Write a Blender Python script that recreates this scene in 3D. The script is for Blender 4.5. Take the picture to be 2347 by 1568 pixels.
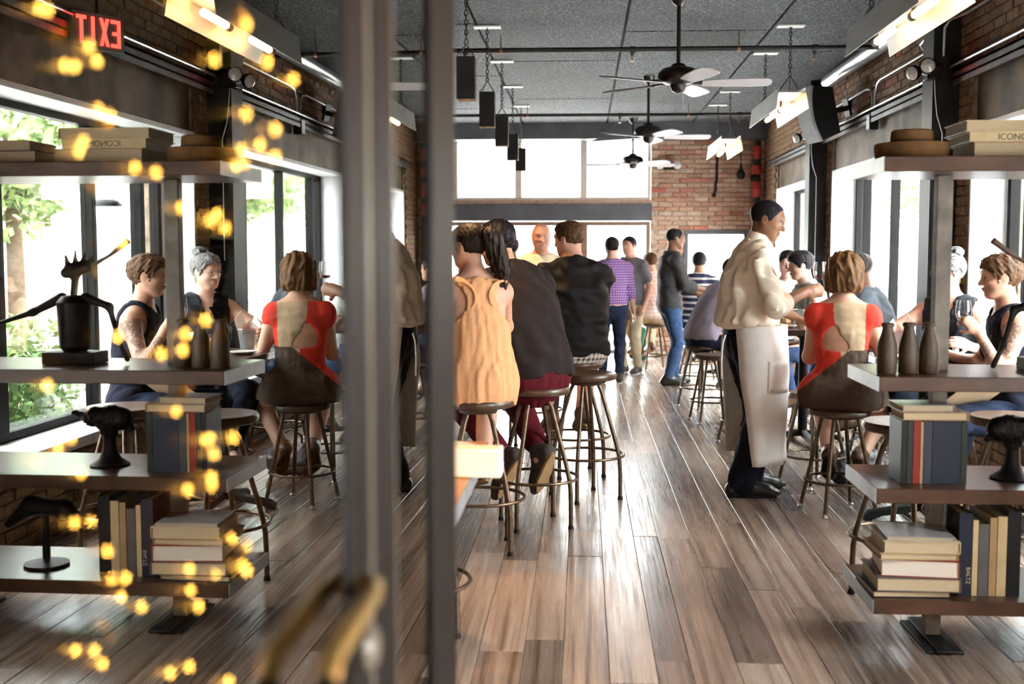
import bpy, math, random
import numpy as np
from mathutils import Vector, Matrix
random.seed(7); np.random.seed(7)
sc = bpy.context.scene
for o in list(bpy.data.objects): bpy.data.objects.remove(o)
C = sc.collection
# ------------------------------------------------------------------ camera
F_PX, CAM_H = 2650.0, 1.52
def look_axes():
    up = Vector((0.0, -1.0, (577 - 784) / F_PX)).normalized()
    fw = Vector(((1337 - 1173.5) / F_PX, (577 - 784) / F_PX, 1.0)).normalized()
    xr = fw.cross(up)
    return xr, fw, up          # room X, Y, Z seen from the camera (right, down, forward)
rx, ry, rz = look_axes()
cam_d = bpy.data.cameras.new('camera'); cam = bpy.data.objects.new('camera', cam_d); C.objects.link(cam)
cam.matrix_world = Matrix((
    (rx[0], -rx[1], -rx[2], 0.0),
    (ry[0], -ry[1], -ry[2], 0.0),
    (rz[0], -rz[1], -rz[2], CAM_H),
    (0, 0, 0, 1)))
cam_d.sensor_fit = 'HORIZONTAL'; cam_d.sensor_width = 36.0; cam_d.lens = 36.0 * F_PX / 2347
cam_d.clip_start = 0.02; cam_d.clip_end = 400
cam_d.dof.use_dof = True; cam_d.dof.focus_distance = 6.9; cam_d.dof.aperture_fstop = 2.8
sc.camera = cam
# ------------------------------------------------------------------ world, sun, exposure
w = bpy.data.worlds.new('sky'); sc.world = w; w.use_nodes = True
bg = w.node_tree.nodes['Background']; bg.inputs[0].default_value = (0.93, 0.97, 1.0, 1); bg.inputs[1].default_value = 13.0
sun_d = bpy.data.lights.new('sun', 'SUN'); sun_d.energy = 6.0; sun_d.angle = 0.02; sun_d.color = (1, .95, .88)
sun = bpy.data.objects.new('sun', sun_d); C.objects.link(sun); sun.rotation_euler = (0, math.radians(-32), 0)
vs = sc.view_settings; vs.view_transform = 'Standard'; vs.look = 'None'; vs.gamma = 1.0; vs.use_curve_mapping = False
vs.exposure = 1.6
cy = sc.cycles
cy.use_denoising = True; cy.use_adaptive_sampling = True; cy.adaptive_threshold = .04; cy.max_bounces = 7; cy.diffuse_bounces = 3; cy.glossy_bounces = 5; cy.transmission_bounces = 6
cy.transparent_max_bounces = 14; cy.caustics_reflective = False; cy.caustics_refractive = False; cy.sample_clamp_indirect = 8
# ------------------------------------------------------------------ materials
MATS = {}
def _nt(name):
    m = bpy.data.materials.new(name); m.use_nodes = True
    nt = m.node_tree; b = nt.nodes['Principled BSDF']; return m, nt, b
def ramp(nt, fac, stops):
    r = nt.nodes.new('ShaderNodeValToRGB'); e = r.color_ramp.elements
    while len(e) < len(stops): e.new(0.5)
    for k, (p, c) in enumerate(stops): e[k].position = p; e[k].color = (*c, 1)
    nt.links.new(fac, r.inputs[0]); return r.outputs[0]
def tex(nt, kind, scale, obj=True, detail=3.0, stretch=None, rough=.55, dist=0.0):
    tc = nt.nodes.new('ShaderNodeTexCoord'); out = tc.outputs['Object']
    if stretch:
        mp = nt.nodes.new('ShaderNodeMapping'); mp.inputs['Scale'].default_value = stretch
        nt.links.new(out, mp.inputs[0]); out = mp.outputs[0]
    t = nt.nodes.new(kind); nt.links.new(out, t.inputs['Vector']); t.inputs['Scale'].default_value = scale
    if kind == 'ShaderNodeTexNoise':
        t.inputs['Detail'].default_value = detail; t.inputs['Roughness'].default_value = rough; t.inputs['Distortion'].default_value = dist
    return t
def bump(nt, b, fac, strength=.3, dist=.01):
    n = nt.nodes.new('ShaderNodeBump'); n.inputs['Strength'].default_value = strength; n.inputs['Distance'].default_value = dist
    nt.links.new(fac, n.inputs['Height']); nt.links.new(n.outputs[0], b.inputs['Normal'])
def mat(name, col, rough=.6, metal=0.0, var=.12, scale=12.0, bmp=0.0, stretch=None, spec=.5, sheen=0.0, trans=0.0, emit=None, estr=0.0, sss=0.0, bdist=.006):
    """plain surface whose colour wanders a little, with optional fine relief"""
    if name in MATS: return MATS[name]
    if rough >= .6 and spec == .5: spec = .16
    m, nt, b = _nt(name)
    b.inputs['Roughness'].default_value = rough; b.inputs['Metallic'].default_value = metal
    b.inputs['Specular IOR Level'].default_value = spec
    if sheen: b.inputs['Sheen Weight'].default_value = sheen
    if trans: b.inputs['Transmission Weight'].default_value = trans
    if sss:
        b.inputs['Subsurface Weight'].default_value = sss; b.inputs['Subsurface Radius'].default_value = (.02, .008, .004); b.inputs['Subsurface Scale'].default_value = .5
    if emit: b.inputs['Emission Color'].default_value = (*emit, 1); b.inputs['Emission Strength'].default_value = estr
    if var or bmp:
        t = tex(nt, 'ShaderNodeTexNoise', scale, stretch=stretch)
        lo = tuple(max(0, c * (1 - var)) for c in col); hi = tuple(min(1, c * (1 + var)) for c in col)
        nt.links.new(ramp(nt, t.outputs[0], [(.3, lo), (.7, hi)]), b.inputs['Base Color'])
        if bmp: bump(nt, b, t.outputs[0], bmp, bdist)
    else: b.inputs['Base Color'].default_value = (*col, 1)
    MATS[name] = m; return m
def rnd_mat(name, stops, rough=.8, scale=30., bmp=.5, stretch=None, var=.5, detail=5., spec=.4, grain=None, bdist=.004, rlo=None, blotch=0.0):
    """alike pieces: each object takes its own tone from the ramp (Object Info random)"""
    m, nt, b = _nt(name)
    oi = nt.nodes.new('ShaderNodeObjectInfo')
    base = ramp(nt, oi.outputs['Random'], stops)
    t = tex(nt, 'ShaderNodeTexNoise', scale, stretch=stretch, detail=detail)
    # shift the grain per object
    ad = nt.nodes.new('ShaderNodeVectorMath'); ad.operation = 'ADD'
    sc_ = nt.nodes.new('ShaderNodeVectorMath'); sc_.operation = 'SCALE'; sc_.inputs[0].default_value = (7, 13, 5)
    nt.links.new(oi.outputs['Random'], sc_.inputs['Scale'])
    src = t.inputs['Vector'].links[0].from_socket
    nt.links.new(src, ad.inputs[0]); nt.links.new(sc_.outputs[0], ad.inputs[1]); nt.links.new(ad.outputs[0], t.inputs['Vector'])
    mx = nt.nodes.new('ShaderNodeMix'); mx.data_type = 'RGBA'; mx.blend_type = 'MULTIPLY'; mx.inputs[0].default_value = var
    g = ramp(nt, t.outputs[0], grain or [(.3, (.35, .33, .32)), (.65, (1, 1, 1))])
    nt.links.new(base, mx.inputs[6]); nt.links.new(g, mx.inputs[7]); res = mx.outputs[2]
    if blotch:      # broad stains and fine cross saw marks
        t2 = tex(nt, 'ShaderNodeTexNoise', 3.2, stretch=(1.6, .8, 1), detail=4.); nt.links.new(ad.outputs[0], t2.inputs['Vector']); t2.inputs['Scale'].default_value = blotch
        m2 = nt.nodes.new('ShaderNodeMix'); m2.data_type = 'RGBA'; m2.blend_type = 'MULTIPLY'; m2.inputs[0].default_value = .9
        nt.links.new(res, m2.inputs[6]); nt.links.new(ramp(nt, t2.outputs[0], [(.33, (.34, .28, .25)), (.47, (.86, .80, .76)), (.68, (1.15, 1.14, 1.15))]), m2.inputs[7]); res = m2.outputs[2]
    nt.links.new(res, b.inputs['Base Color'])
    b.inputs['Roughness'].default_value = rough; b.inputs['Specular IOR Level'].default_value = spec
    if rlo is not None:
        rr = nt.nodes.new('ShaderNodeMapRange'); rr.inputs[1].default_value = .3; rr.inputs[2].default_value = .7
        rr.inputs[3].default_value = rough; rr.inputs[4].default_value = rlo
        nt.links.new(t.outputs[0], rr.inputs[0]); nt.links.new(rr.outputs[0], b.inputs['Roughness'])
    bump(nt, b, t.outputs[0], bmp, bdist)
    MATS[name] = m; return m
def wave_mat(name, cols, axis='X', scale=20., rough=.8, duty=.5):
    """woven stripes in two directions: plaid when cols has three tones, stripes when two"""
    m, nt, b = _nt(name); b.inputs['Roughness'].default_value = rough
    tc = nt.nodes.new('ShaderNodeTexCoord'); sx = nt.nodes.new('ShaderNodeSeparateXYZ'); nt.links.new(tc.outputs['Object'], sx.inputs[0])
    def band(sock, s, off=0.):
        a = nt.nodes.new('ShaderNodeMath'); a.operation = 'MULTIPLY'; a.inputs[1].default_value = s; nt.links.new(sock, a.inputs[0])
        f = nt.nodes.new('ShaderNodeMath'); f.operation = 'FRACT'; nt.links.new(a.outputs[0], f.inputs[0])
        g = nt.nodes.new('ShaderNodeMath'); g.operation = 'GREATER_THAN'; g.inputs[1].default_value = duty; nt.links.new(f.outputs[0], g.inputs[0])
        return g.outputs[0]
    fz = band(sx.outputs['Z'], scale)
    if len(cols) == 2: fac = fz
    else:
        ad0 = nt.nodes.new('ShaderNodeMath'); ad0.operation = 'ADD'; nt.links.new(sx.outputs['X'], ad0.inputs[0]); nt.links.new(sx.outputs['Y'], ad0.inputs[1])
        fx = band(ad0.outputs[0], scale)
        ad = nt.nodes.new('ShaderNodeMath'); ad.operation = 'ADD'; nt.links.new(fz, ad.inputs[0]); nt.links.new(fx, ad.inputs[1])
        hv = nt.nodes.new('ShaderNodeMath'); hv.operation = 'MULTIPLY'; hv.inputs[1].default_value = .5; nt.links.new(ad.outputs[0], hv.inputs[0]); fac = hv.outputs[0]
    st = [(k / (len(cols) - 1), c) for k, c in enumerate(cols)]
    nt.links.new(ramp(nt, fac, st), b.inputs['Base Color'])
    MATS[name] = m; return m
def glass_mat(name, tint=(1, 1, 1), refl=None, ior=1.45, rough=0.0, gcol=(1, 1, 1), edge=.8):
    m = bpy.data.materials.new(name); m.use_nodes = True; nt = m.node_tree; nt.nodes.clear()
    o = nt.nodes.new('ShaderNodeOutputMaterial'); mx = nt.nodes.new('ShaderNodeMixShader')
    tr = nt.nodes.new('ShaderNodeBsdfTransparent'); tr.inputs[0].default_value = (*tint, 1)
    gl = nt.nodes.new('ShaderNodeBsdfGlossy'); gl.inputs['Roughness'].default_value = rough; gl.inputs[0].default_value = (*gcol, 1)
    if refl is None:
        lw = nt.nodes.new('ShaderNodeLayerWeight'); pw = nt.nodes.new('ShaderNodeMath'); pw.operation = 'POWER'; pw.inputs[1].default_value = 5.0
        ml = nt.nodes.new('ShaderNodeMath'); ml.operation = 'MULTIPLY_ADD'; ml.inputs[1].default_value = edge; ml.inputs[2].default_value = .03
        nt.links.new(lw.outputs['Facing'], pw.inputs[0]); nt.links.new(pw.outputs[0], ml.inputs[0]); nt.links.new(ml.outputs[0], mx.inputs[0])
    else: mx.inputs[0].default_value = refl
    nt.links.new(tr.outputs[0], mx.inputs[1]); nt.links.new(gl.outputs[0], mx.inputs[2]); nt.links.new(mx.outputs[0], o.inputs[0])
    MATS[name] = m; return m
def glow_mat(name, col, s):
    m = bpy.data.materials.new(name); m.use_nodes = True; nt = m.node_tree; nt.nodes.clear()
    o = nt.nodes.new('ShaderNodeOutputMaterial'); e = nt.nodes.new('ShaderNodeEmission'); e.inputs[0].default_value = (*col, 1); e.inputs[1].default_value = s
    nt.links.new(e.outputs[0], o.inputs[0]); MATS[name] = m; return m
# ------------------------------------------------------------------ mesh helpers
def V(*a): return np.array(a, float)
def unit(v):
    v = np.asarray(v, float); return v / (np.linalg.norm(v) + 1e-12)
class MB:
    """collects shapes; build() links them as one mesh object"""
    def __init__(s): s.v = []; s.f = []; s.m = []
    def add(s, vs, fs, mi=0):
        n = len(s.v); s.v += [tuple(map(float, p)) for p in vs]; s.f += [tuple(i + n for i in f) for f in fs]; s.m += [mi] * len(fs); return s
    def box(s, lo, hi, mi=0):
        (a, b, c), (d, e, f) = lo, hi
        return s.add([(a, b, c), (d, b, c), (d, e, c), (a, e, c), (a, b, f), (d, b, f), (d, e, f), (a, e, f)],
                     [(0, 3, 2, 1), (4, 5, 6, 7), (0, 1, 5, 4), (1, 2, 6, 5), (2, 3, 7, 6), (3, 0, 4, 7)], mi)
    def obox(s, c, ax, ay, az, mi=0):
        """box about c with half-axis vectors"""
        c, ax, ay, az = map(np.asarray, (c, ax, ay, az)); P = []
        for z in (-1, 1):
            for x, y in ((-1, -1), (1, -1), (1, 1), (-1, 1)): P.append(c + x * ax + y * ay + z * az)
        return s.add(P, [(0, 3, 2, 1), (4, 5, 6, 7), (0, 1, 5, 4), (1, 2, 6, 5), (2, 3, 7, 6), (3, 0, 4, 7)], mi)
    def tube(s, pts, r, n=10, mi=0, caps=True):
        P = [np.asarray(p, float) for p in pts]; R = r if isinstance(r, (list, tuple)) else [r] * len(P)
        vs = []; up = None
        for k, p in enumerate(P):
            t = unit(P[min(k + 1, len(P) - 1)] - P[max(k - 1, 0)])
            if up is None:
                up = V(0, 0, 1) if abs(t[2]) < .9 else V(1, 0, 0)
            a = unit(np.cross(t, up)); b = np.cross(a, t); up = b
            for j in range(n):
                q = 2 * math.pi * j / n; vs.append(p + R[k] * (math.cos(q) * a + math.sin(q) * b))
        fs = [(k * n + j, k * n + (j + 1) % n, (k + 1) * n + (j + 1) % n, (k + 1) * n + j) for k in range(len(P) - 1) for j in range(n)]
        if caps: fs += [tuple(range(n))[::-1], tuple((len(P) - 1) * n + j for j in range(n))]
        return s.add(vs, fs, mi)
    def lathe(s, prof, c=(0, 0, 0), n=24, mi=0, ax=None):
        """prof: (radius, height) pairs about the z axis at c"""
        vs = []; c = np.asarray(c, float)
        if ax is None: e1, e2, e3 = V(1, 0, 0), V(0, 1, 0), V(0, 0, 1)
        else:
            e3 = unit(ax); e1 = unit(np.cross(e3, V(0, 0, 1) if abs(e3[2]) < .9 else V(1, 0, 0))); e2 = np.cross(e3, e1)
        for r, z in prof:
            for j in range(n):
                q = 2 * math.pi * j / n; vs.append(c + r * math.cos(q) * e1 + r * math.sin(q) * e2 + z * e3)
        fs = [(k * n + j, k * n + (j + 1) % n, (k + 1) * n + (j + 1) % n, (k + 1) * n + j) for k in range(len(prof) - 1) for j in range(n)]
        if prof[0][0] > 1e-6: fs.append(tuple(range(n))[::-1])
        if prof[-1][0] > 1e-6: fs.append(tuple((len(prof) - 1) * n + j for j in range(n)))
        return s.add(vs, fs, mi)
    def ring(s, c, R, r, ax=(0, 0, 1), n=32, m=8, mi=0):
        e3 = unit(ax); e1 = unit(np.cross(e3, V(0, 0, 1) if abs(e3[2]) < .9 else V(1, 0, 0))); e2 = np.cross(e3, e1); vs = []
        for i in range(n):
            q = 2 * math.pi * i / n; d = math.cos(q) * e1 + math.sin(q) * e2
            for j in range(m):
                p = 2 * math.pi * j / m; vs.append(np.asarray(c) + (R + r * math.cos(p)) * d + r * math.sin(p) * e3)
        return s.add(vs, [(i * m + j, ((i + 1) % n) * m + j, ((i + 1) % n) * m + (j + 1) % m, i * m + (j + 1) % m) for i in range(n) for j in range(m)], mi)
    def ball(s, c, r, n=16, m=10, mi=0):
        r = r if isinstance(r, (tuple, list)) else (r, r, r)
        vs = [(c[0], c[1], c[2] - r[2])]
        for i in range(1, m):
            a = math.pi * i / m
            for j in range(n):
                q = 2 * math.pi * j / n; vs.append((c[0] + r[0] * math.sin(a) * math.cos(q), c[1] + r[1] * math.sin(a) * math.sin(q), c[2] - r[2] * math.cos(a)))
        vs.append((c[0], c[1], c[2] + r[2])); L = len(vs) - 1
        fs = [(0, 1 + (j + 1) % n, 1 + j) for j in range(n)]
        fs += [(1 + i * n + j, 1 + i * n + (j + 1) % n, 1 + (i + 1) * n + (j + 1) % n, 1 + (i + 1) * n + j) for i in range(m - 2) for j in range(n)]
        fs += [(L, 1 + (m - 2) * n + j, 1 + (m - 2) * n + (j + 1) % n) for j in range(n)]
        return s.add(vs, fs, mi)
    def prism(s, poly, d, mi=0):
        """polygon of 3-D points pushed along d"""
        n = len(poly); d = np.asarray(d, float); P = [np.asarray(p, float) for p in poly]
        return s.add(P + [p + d for p in P], [tuple(range(n))[::-1], tuple(range(n, 2 * n))] + [(k, (k + 1) % n, n + (k + 1) % n, n + k) for k in range(n)], mi)
    def mesh(s, name):
        me = bpy.data.meshes.new(name); me.from_pydata(s.v, [], s.f); return me
    def build(s, name, m, parent=None, smooth=True, bev=0.0, loc=None, fix=True):
        me = s.mesh(name); ms = m if isinstance(m, (list, tuple)) else [m]
        for q in ms: me.materials.append(MATS[q] if isinstance(q, str) else q)
        if len(ms) > 1: me.polygons.foreach_set('material_index', s.m)
        if fix:
            import bmesh
            bm = bmesh.new(); bm.from_mesh(me); bmesh.ops.recalc_face_normals(bm, faces=bm.faces); bm.to_mesh(me); bm.free()
        return link(name, me, parent, smooth, bev, loc)
def link(name, me, parent=None, smooth=True, bev=0.0, loc=None):
    o = bpy.data.objects.new(name, me); C.objects.link(o)
    if parent: o.parent = parent
    if loc is not None: o.location = loc
    if smooth:
        me.polygons.foreach_set('use_smooth', [True] * len(me.polygons))
        try: me.set_sharp_from_angle(angle=math.radians(38))
        except Exception: pass
    if bev:
        b = o.modifiers.new('bevel', 'BEVEL'); b.width = bev; b.segments = 2; b.limit_method = 'ANGLE'
    return o
def tag(o, label=None, cat=None, group=None, kind=None):
    if label: o['label'] = label
    if cat: o['category'] = cat
    if group: o['group'] = group
    if kind: o['kind'] = kind
    return o
def thing(name, label, cat, loc=(0, 0, 0), rz=0.0, group=None):
    o = bpy.data.objects.new(name, None); C.objects.link(o); o.empty_display_size = .1
    o.location = loc; o.rotation_euler = (0, 0, rz); return tag(o, label, cat, group)
def copy_tree(o, parent=None):
    c = o.copy(); C.objects.link(c); c.parent = parent
    for ch in list(o.children): copy_tree(ch, c)
    return c
def dup(o, loc, rz=0.0, label=None, group=None):
    c = copy_tree(o); c.location = loc; c.rotation_euler = (0, 0, rz)
    if label: c['label'] = label
    if group: c['group'] = group
    return c
# ------------------------------------------------------------------ bodies: smooth unions of tapered limbs, meshed as one surface
def surface_nets(F, org, h):
    ins = F < 0; sh = np.array(F.shape)
    cnt = np.zeros(tuple(sh - 1), np.int8)
    for i in (0, 1):
        for j in (0, 1):
            for k in (0, 1): cnt += ins[i:sh[0] - 1 + i, j:sh[1] - 1 + j, k:sh[2] - 1 + k]
    I, J, K = np.nonzero((cnt > 0) & (cnt < 8))
    idx = -np.ones(cnt.shape, np.int32); idx[I, J, K] = np.arange(len(I))
    acc = np.zeros((len(I), 3)); num = np.zeros(len(I))
    cor = [(i, j, k) for i in (0, 1) for j in (0, 1) for k in (0, 1)]
    vals = {c: F[I + c[0], J + c[1], K + c[2]] for c in cor}
    for c in cor:
        for ax in range(3):
            if c[ax]: continue
            d = list(c); d[ax] = 1; d = tuple(d); a, b = vals[c], vals[d]
            x = (a < 0) != (b < 0)
            t = np.where(x, a / np.where(x, a - b, 1), 0)
            p = np.array(c, float)[None] * x[:, None]; p[:, ax] += t; acc += p; num += x
    P = np.stack([I, J, K], 1) + acc / np.maximum(num, 1)[:, None]
    P = np.asarray(org) + P * h
    Q = []
    for ax in range(3):
        a, b = [(1, 2), (2, 0), (0, 1)][ax]
        s0 = [slice(None)] * 3; s1 = [slice(None)] * 3; s0[ax] = slice(0, -1); s1[ax] = slice(1, None)
        A, B = ins[tuple(s0)], ins[tuple(s1)]
        m = A != B
        e = np.stack(np.nonzero(m), 1)
        e = e[(e[:, a] > 0) & (e[:, b] > 0) & (e[:, a] < sh[a] - 1) & (e[:, b] < sh[b] - 1)]
        fl = A[e[:, 0], e[:, 1], e[:, 2]]
        def cell(da, db):
            q = e.copy(); q[:, a] += da; q[:, b] += db; return idx[q[:, 0], q[:, 1], q[:, 2]]
        q = np.stack([cell(-1, -1), cell(0, -1), cell(0, 0), cell(-1, 0)], 1)
        q[~fl] = q[~fl][:, ::-1]; Q.append(q)
    return P, np.concatenate(Q)
def rc(a, b, ra, rb=None, k=.02, fv=None, fl=1.0, op='+'):
    return dict(t='c', a=np.asarray(a, float), b=np.asarray(b, float), ra=ra, rb=ra if rb is None else rb, k=k, fv=fv, fl=fl, op=op)
def el(c, r, R=None, k=.02, op='+'):
    return dict(t='e', c=np.asarray(c, float), r=np.asarray(r, float), R=np.eye(3) if R is None else np.asarray(R), k=k, op=op)
def pl(o, n, k=.004, op='&'):
    """cut away what lies on the side n points to"""
    return dict(t='p', o=np.asarray(o, float), n=unit(n), k=k, op=op)
def grow(p, e):
    p = dict(p)
    if p['t'] == 'c': p['ra'] += e; p['rb'] += e
    elif p['t'] == 'e': p['r'] = p['r'] + e
    return p
def sdf(prims, h=.01, wr=0.0, wl=.08, ws=(1, 1, 1), seed=1, smooth=0):
    lo = np.full(3, 1e9); hi = -lo
    for p in prims:
        if p['op'] != '+': continue
        if p['t'] == 'c':
            for q, r in ((p['a'], p['ra']), (p['b'], p['rb'])): lo = np.minimum(lo, q - r); hi = np.maximum(hi, q + r)
        elif p['t'] == 'e':
            r = np.abs(p['R']) @ p['r']; lo = np.minimum(lo, p['c'] - r); hi = np.maximum(hi, p['c'] + r)
    lo -= .03; hi += .03
    n = np.ceil((hi - lo) / h).astype(int) + 2
    F = np.full(tuple(n), .06, np.float32)
    ax = [(lo[i] + h * np.arange(n[i])).astype(np.float32) for i in range(3)]
    for p in prims:
        if p['t'] == 'c':
            pad = p['k'] + 3 * h; r = max(p['ra'], p['rb']); a0 = np.minimum(p['a'], p['b']) - r - pad; b0 = np.maximum(p['a'], p['b']) + r + pad
        elif p['t'] == 'e':
            r = np.abs(p['R']) @ p['r'] + p['k'] + 3 * h; a0 = p['c'] - r; b0 = p['c'] + r
        else: a0, b0 = lo, hi
        i0 = np.maximum(((a0 - lo) / h).astype(int), 0); i1 = np.minimum(((b0 - lo) / h).astype(int) + 2, n)
        if (i1 <= i0).any(): continue
        sl = tuple(slice(i0[i], i1[i]) for i in range(3))
        X = ax[0][sl[0]][:, None, None]; Y = ax[1][sl[1]][None, :, None]; Z = ax[2][sl[2]][None, None, :]
        if p['t'] == 'p':
            d = (X - p['o'][0]) * p['n'][0] + (Y - p['o'][1]) * p['n'][1] + (Z - p['o'][2]) * p['n'][2]
        elif p['t'] == 'c':
            a, b = p['a'], p['b']; ba = b - a; x, y, z = X - a[0], Y - a[1], Z - a[2]; sc_ = 1.0
            if p['fv'] is not None:
                f = unit(p['fv']); q = 1 / p['fl'] - 1; cpt = (x * f[0] + y * f[1] + z * f[2]) * q
                x = x + cpt * f[0]; y = y + cpt * f[1]; z = z + cpt * f[2]; ba = ba + (ba @ f) * q * f; sc_ = (1 + p['fl']) / 2
            t = np.clip((x * ba[0] + y * ba[1] + z * ba[2]) / max(ba @ ba, 1e-9), 0, 1)
            d = (np.sqrt((x - t * ba[0]) ** 2 + (y - t * ba[1]) ** 2 + (z - t * ba[2]) ** 2) - (p['ra'] + t * (p['rb'] - p['ra']))) * sc_
        else:
            R, c, r = p['R'], p['c'], p['r']; x, y, z = X - c[0], Y - c[1], Z - c[2]
            u = [(x * R[0, i] + y * R[1, i] + z * R[2, i]) / r[i] for i in range(3)]
            k0 = np.sqrt(u[0] ** 2 + u[1] ** 2 + u[2] ** 2); d = (k0 - 1) * float(r.min() * .5 + r.mean() * .5)
        G = F[sl]; k = max(p['k'], 1e-4)
        if p['op'] == '+':
            hh = np.clip(.5 + .5 * (G - d) / k, 0, 1); F[sl] = G * (1 - hh) + d * hh - k * hh * (1 - hh)
        else:
            if p['op'] == '-': d = -d
            hh = np.clip(.5 - .5 * (G - d) / k, 0, 1); F[sl] = G * (1 - hh) + d * hh + k * hh * (1 - hh)
    if wr:
        rs = np.random.RandomState(seed)
        A_, B_, C_ = ax[0][:, None, None], ax[1][None, :, None], ax[2][None, None, :]
        lw = rs.normal(size=(2, 3)) * (3.0 / wl) * np.array(ws)
        warp = np.sin(A_ * lw[0, 0] + B_ * lw[0, 1] + C_ * lw[0, 2]) + np.sin(A_ * lw[1, 0] + B_ * lw[1, 1] + C_ * lw[1, 2])
        for q in range(5):
            wv = rs.normal(size=3) * np.array(ws); wv = wv / np.linalg.norm(wv) * 2 * math.pi / (wl * rs.uniform(.55, 2.0)); ph = rs.uniform(0, 6.28)
            F += (wr / 2.6 * np.sin(A_ * wv[0] + B_ * wv[1] + C_ * wv[2] + ph + .9 * warp)).astype(np.float32)
    return surface_nets(F, lo, h)
def sdf_obj(name, prims, mats, parent, h=.01, pick=None, **kw):
    P, Q = sdf(prims, h, **kw)
    me = bpy.data.meshes.new(name)
    me.vertices.add(len(P)); me.vertices.foreach_set('co', P.astype(np.float32).ravel())
    me.loops.add(Q.size); me.loops.foreach_set('vertex_index', Q.astype(np.int32).ravel())
    me.polygons.add(len(Q)); me.polygons.foreach_set('loop_start', np.arange(0, Q.size, 4, dtype=np.int32))
    try: me.polygons.foreach_set('loop_total', np.full(len(Q), 4, np.int32))
    except Exception: pass
    ms = mats if isinstance(mats, (list, tuple)) else [mats]
    for m in ms: me.materials.append(MATS[m] if isinstance(m, str) else m)
    if pick is not None:
        ctr = P[Q].mean(1); me.polygons.foreach_set('material_index', pick(ctr).astype(np.int32))
    me.polygons.foreach_set('use_smooth', np.ones(len(Q), bool))
    me.update(calc_edges=True); me.validate()
    o = bpy.data.objects.new(name, me); C.objects.link(o)
    if parent: o.parent = parent
    return o
def rotx(a): c, s = math.cos(a), math.sin(a); return np.array([[1, 0, 0], [0, c, -s], [0, s, c]])
def roty(a): c, s = math.cos(a), math.sin(a); return np.array([[c, 0, s], [0, 1, 0], [-s, 0, c]])
def rotz(a): c, s = math.cos(a), math.sin(a); return np.array([[c, -s, 0], [s, c, 0], [0, 0, 1]])
D2R = math.pi / 180
def ik(a, b, l1, l2, pole):
    """middle joint of a two-bone limb from a to b; returns (joint, end)"""
    a, b = np.asarray(a, float), np.asarray(b, float); d = b - a; L = np.linalg.norm(d); u = d / (L + 1e-9)
    L = min(L, (l1 + l2) * .999); b = a + u * L
    x = (l1 * l1 - l2 * l2 + L * L) / (2 * L); y = math.sqrt(max(l1 * l1 - x * x, 0))
    p = np.asarray(pole, float); p = p - (p @ u) * u; p = unit(p)
    return a + u * x + p * y, b
def arm_hand(wrist, d, palm, side, s=1.0, curl=(.35, .5, .4), spread=.0, thumb=.5):
    """palm, four fingers and a thumb; d along the hand, palm = palm normal, side = +1/-1: thumb side is d x palm * side"""
    d = unit(d); palm = np.asarray(palm, float); palm = unit(palm - (palm @ d) * d); tv = np.cross(d, palm) * side
    out = [rc(wrist, wrist + d * .05 * s, .026 * s, .034 * s, .02, palm, .55), rc(wrist + d * .04 * s, wrist + d * .085 * s, .036 * s, .038 * s, .015, palm, .42)]
    for i, (o, L) in enumerate(((.030, .92), (.010, 1.0), (-.011, .95), (-.031, .76))):
        p = wrist + d * .088 * s + tv * o * s; dd = d + tv * o * spread * 6; q = 0
        for j, (seg, r0, r1) in enumerate(((.042, .0095, .0088), (.027, .0088, .008), (.021, .008, .0065))):
            q += curl[j]; e = unit(dd * math.cos(q) + palm * math.sin(q))
            n = p + e * seg * L * s; out.append(rc(p, n, r0 * s, r1 * s, .004)); p = n
    p = wrist + d * .03 * s + tv * .026 * s; e = unit(d * .6 + tv * .75 + palm * thumb * .6); n = p + e * .042 * s
    out.append(rc(p, n, .0135 * s, .0115 * s, .008)); e = unit(d * .85 + tv * (.5 - thumb * .5) + palm * thumb); out.append(rc(n, n + e * .034 * s, .011 * s, .0085 * s, .004))
    return out
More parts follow.
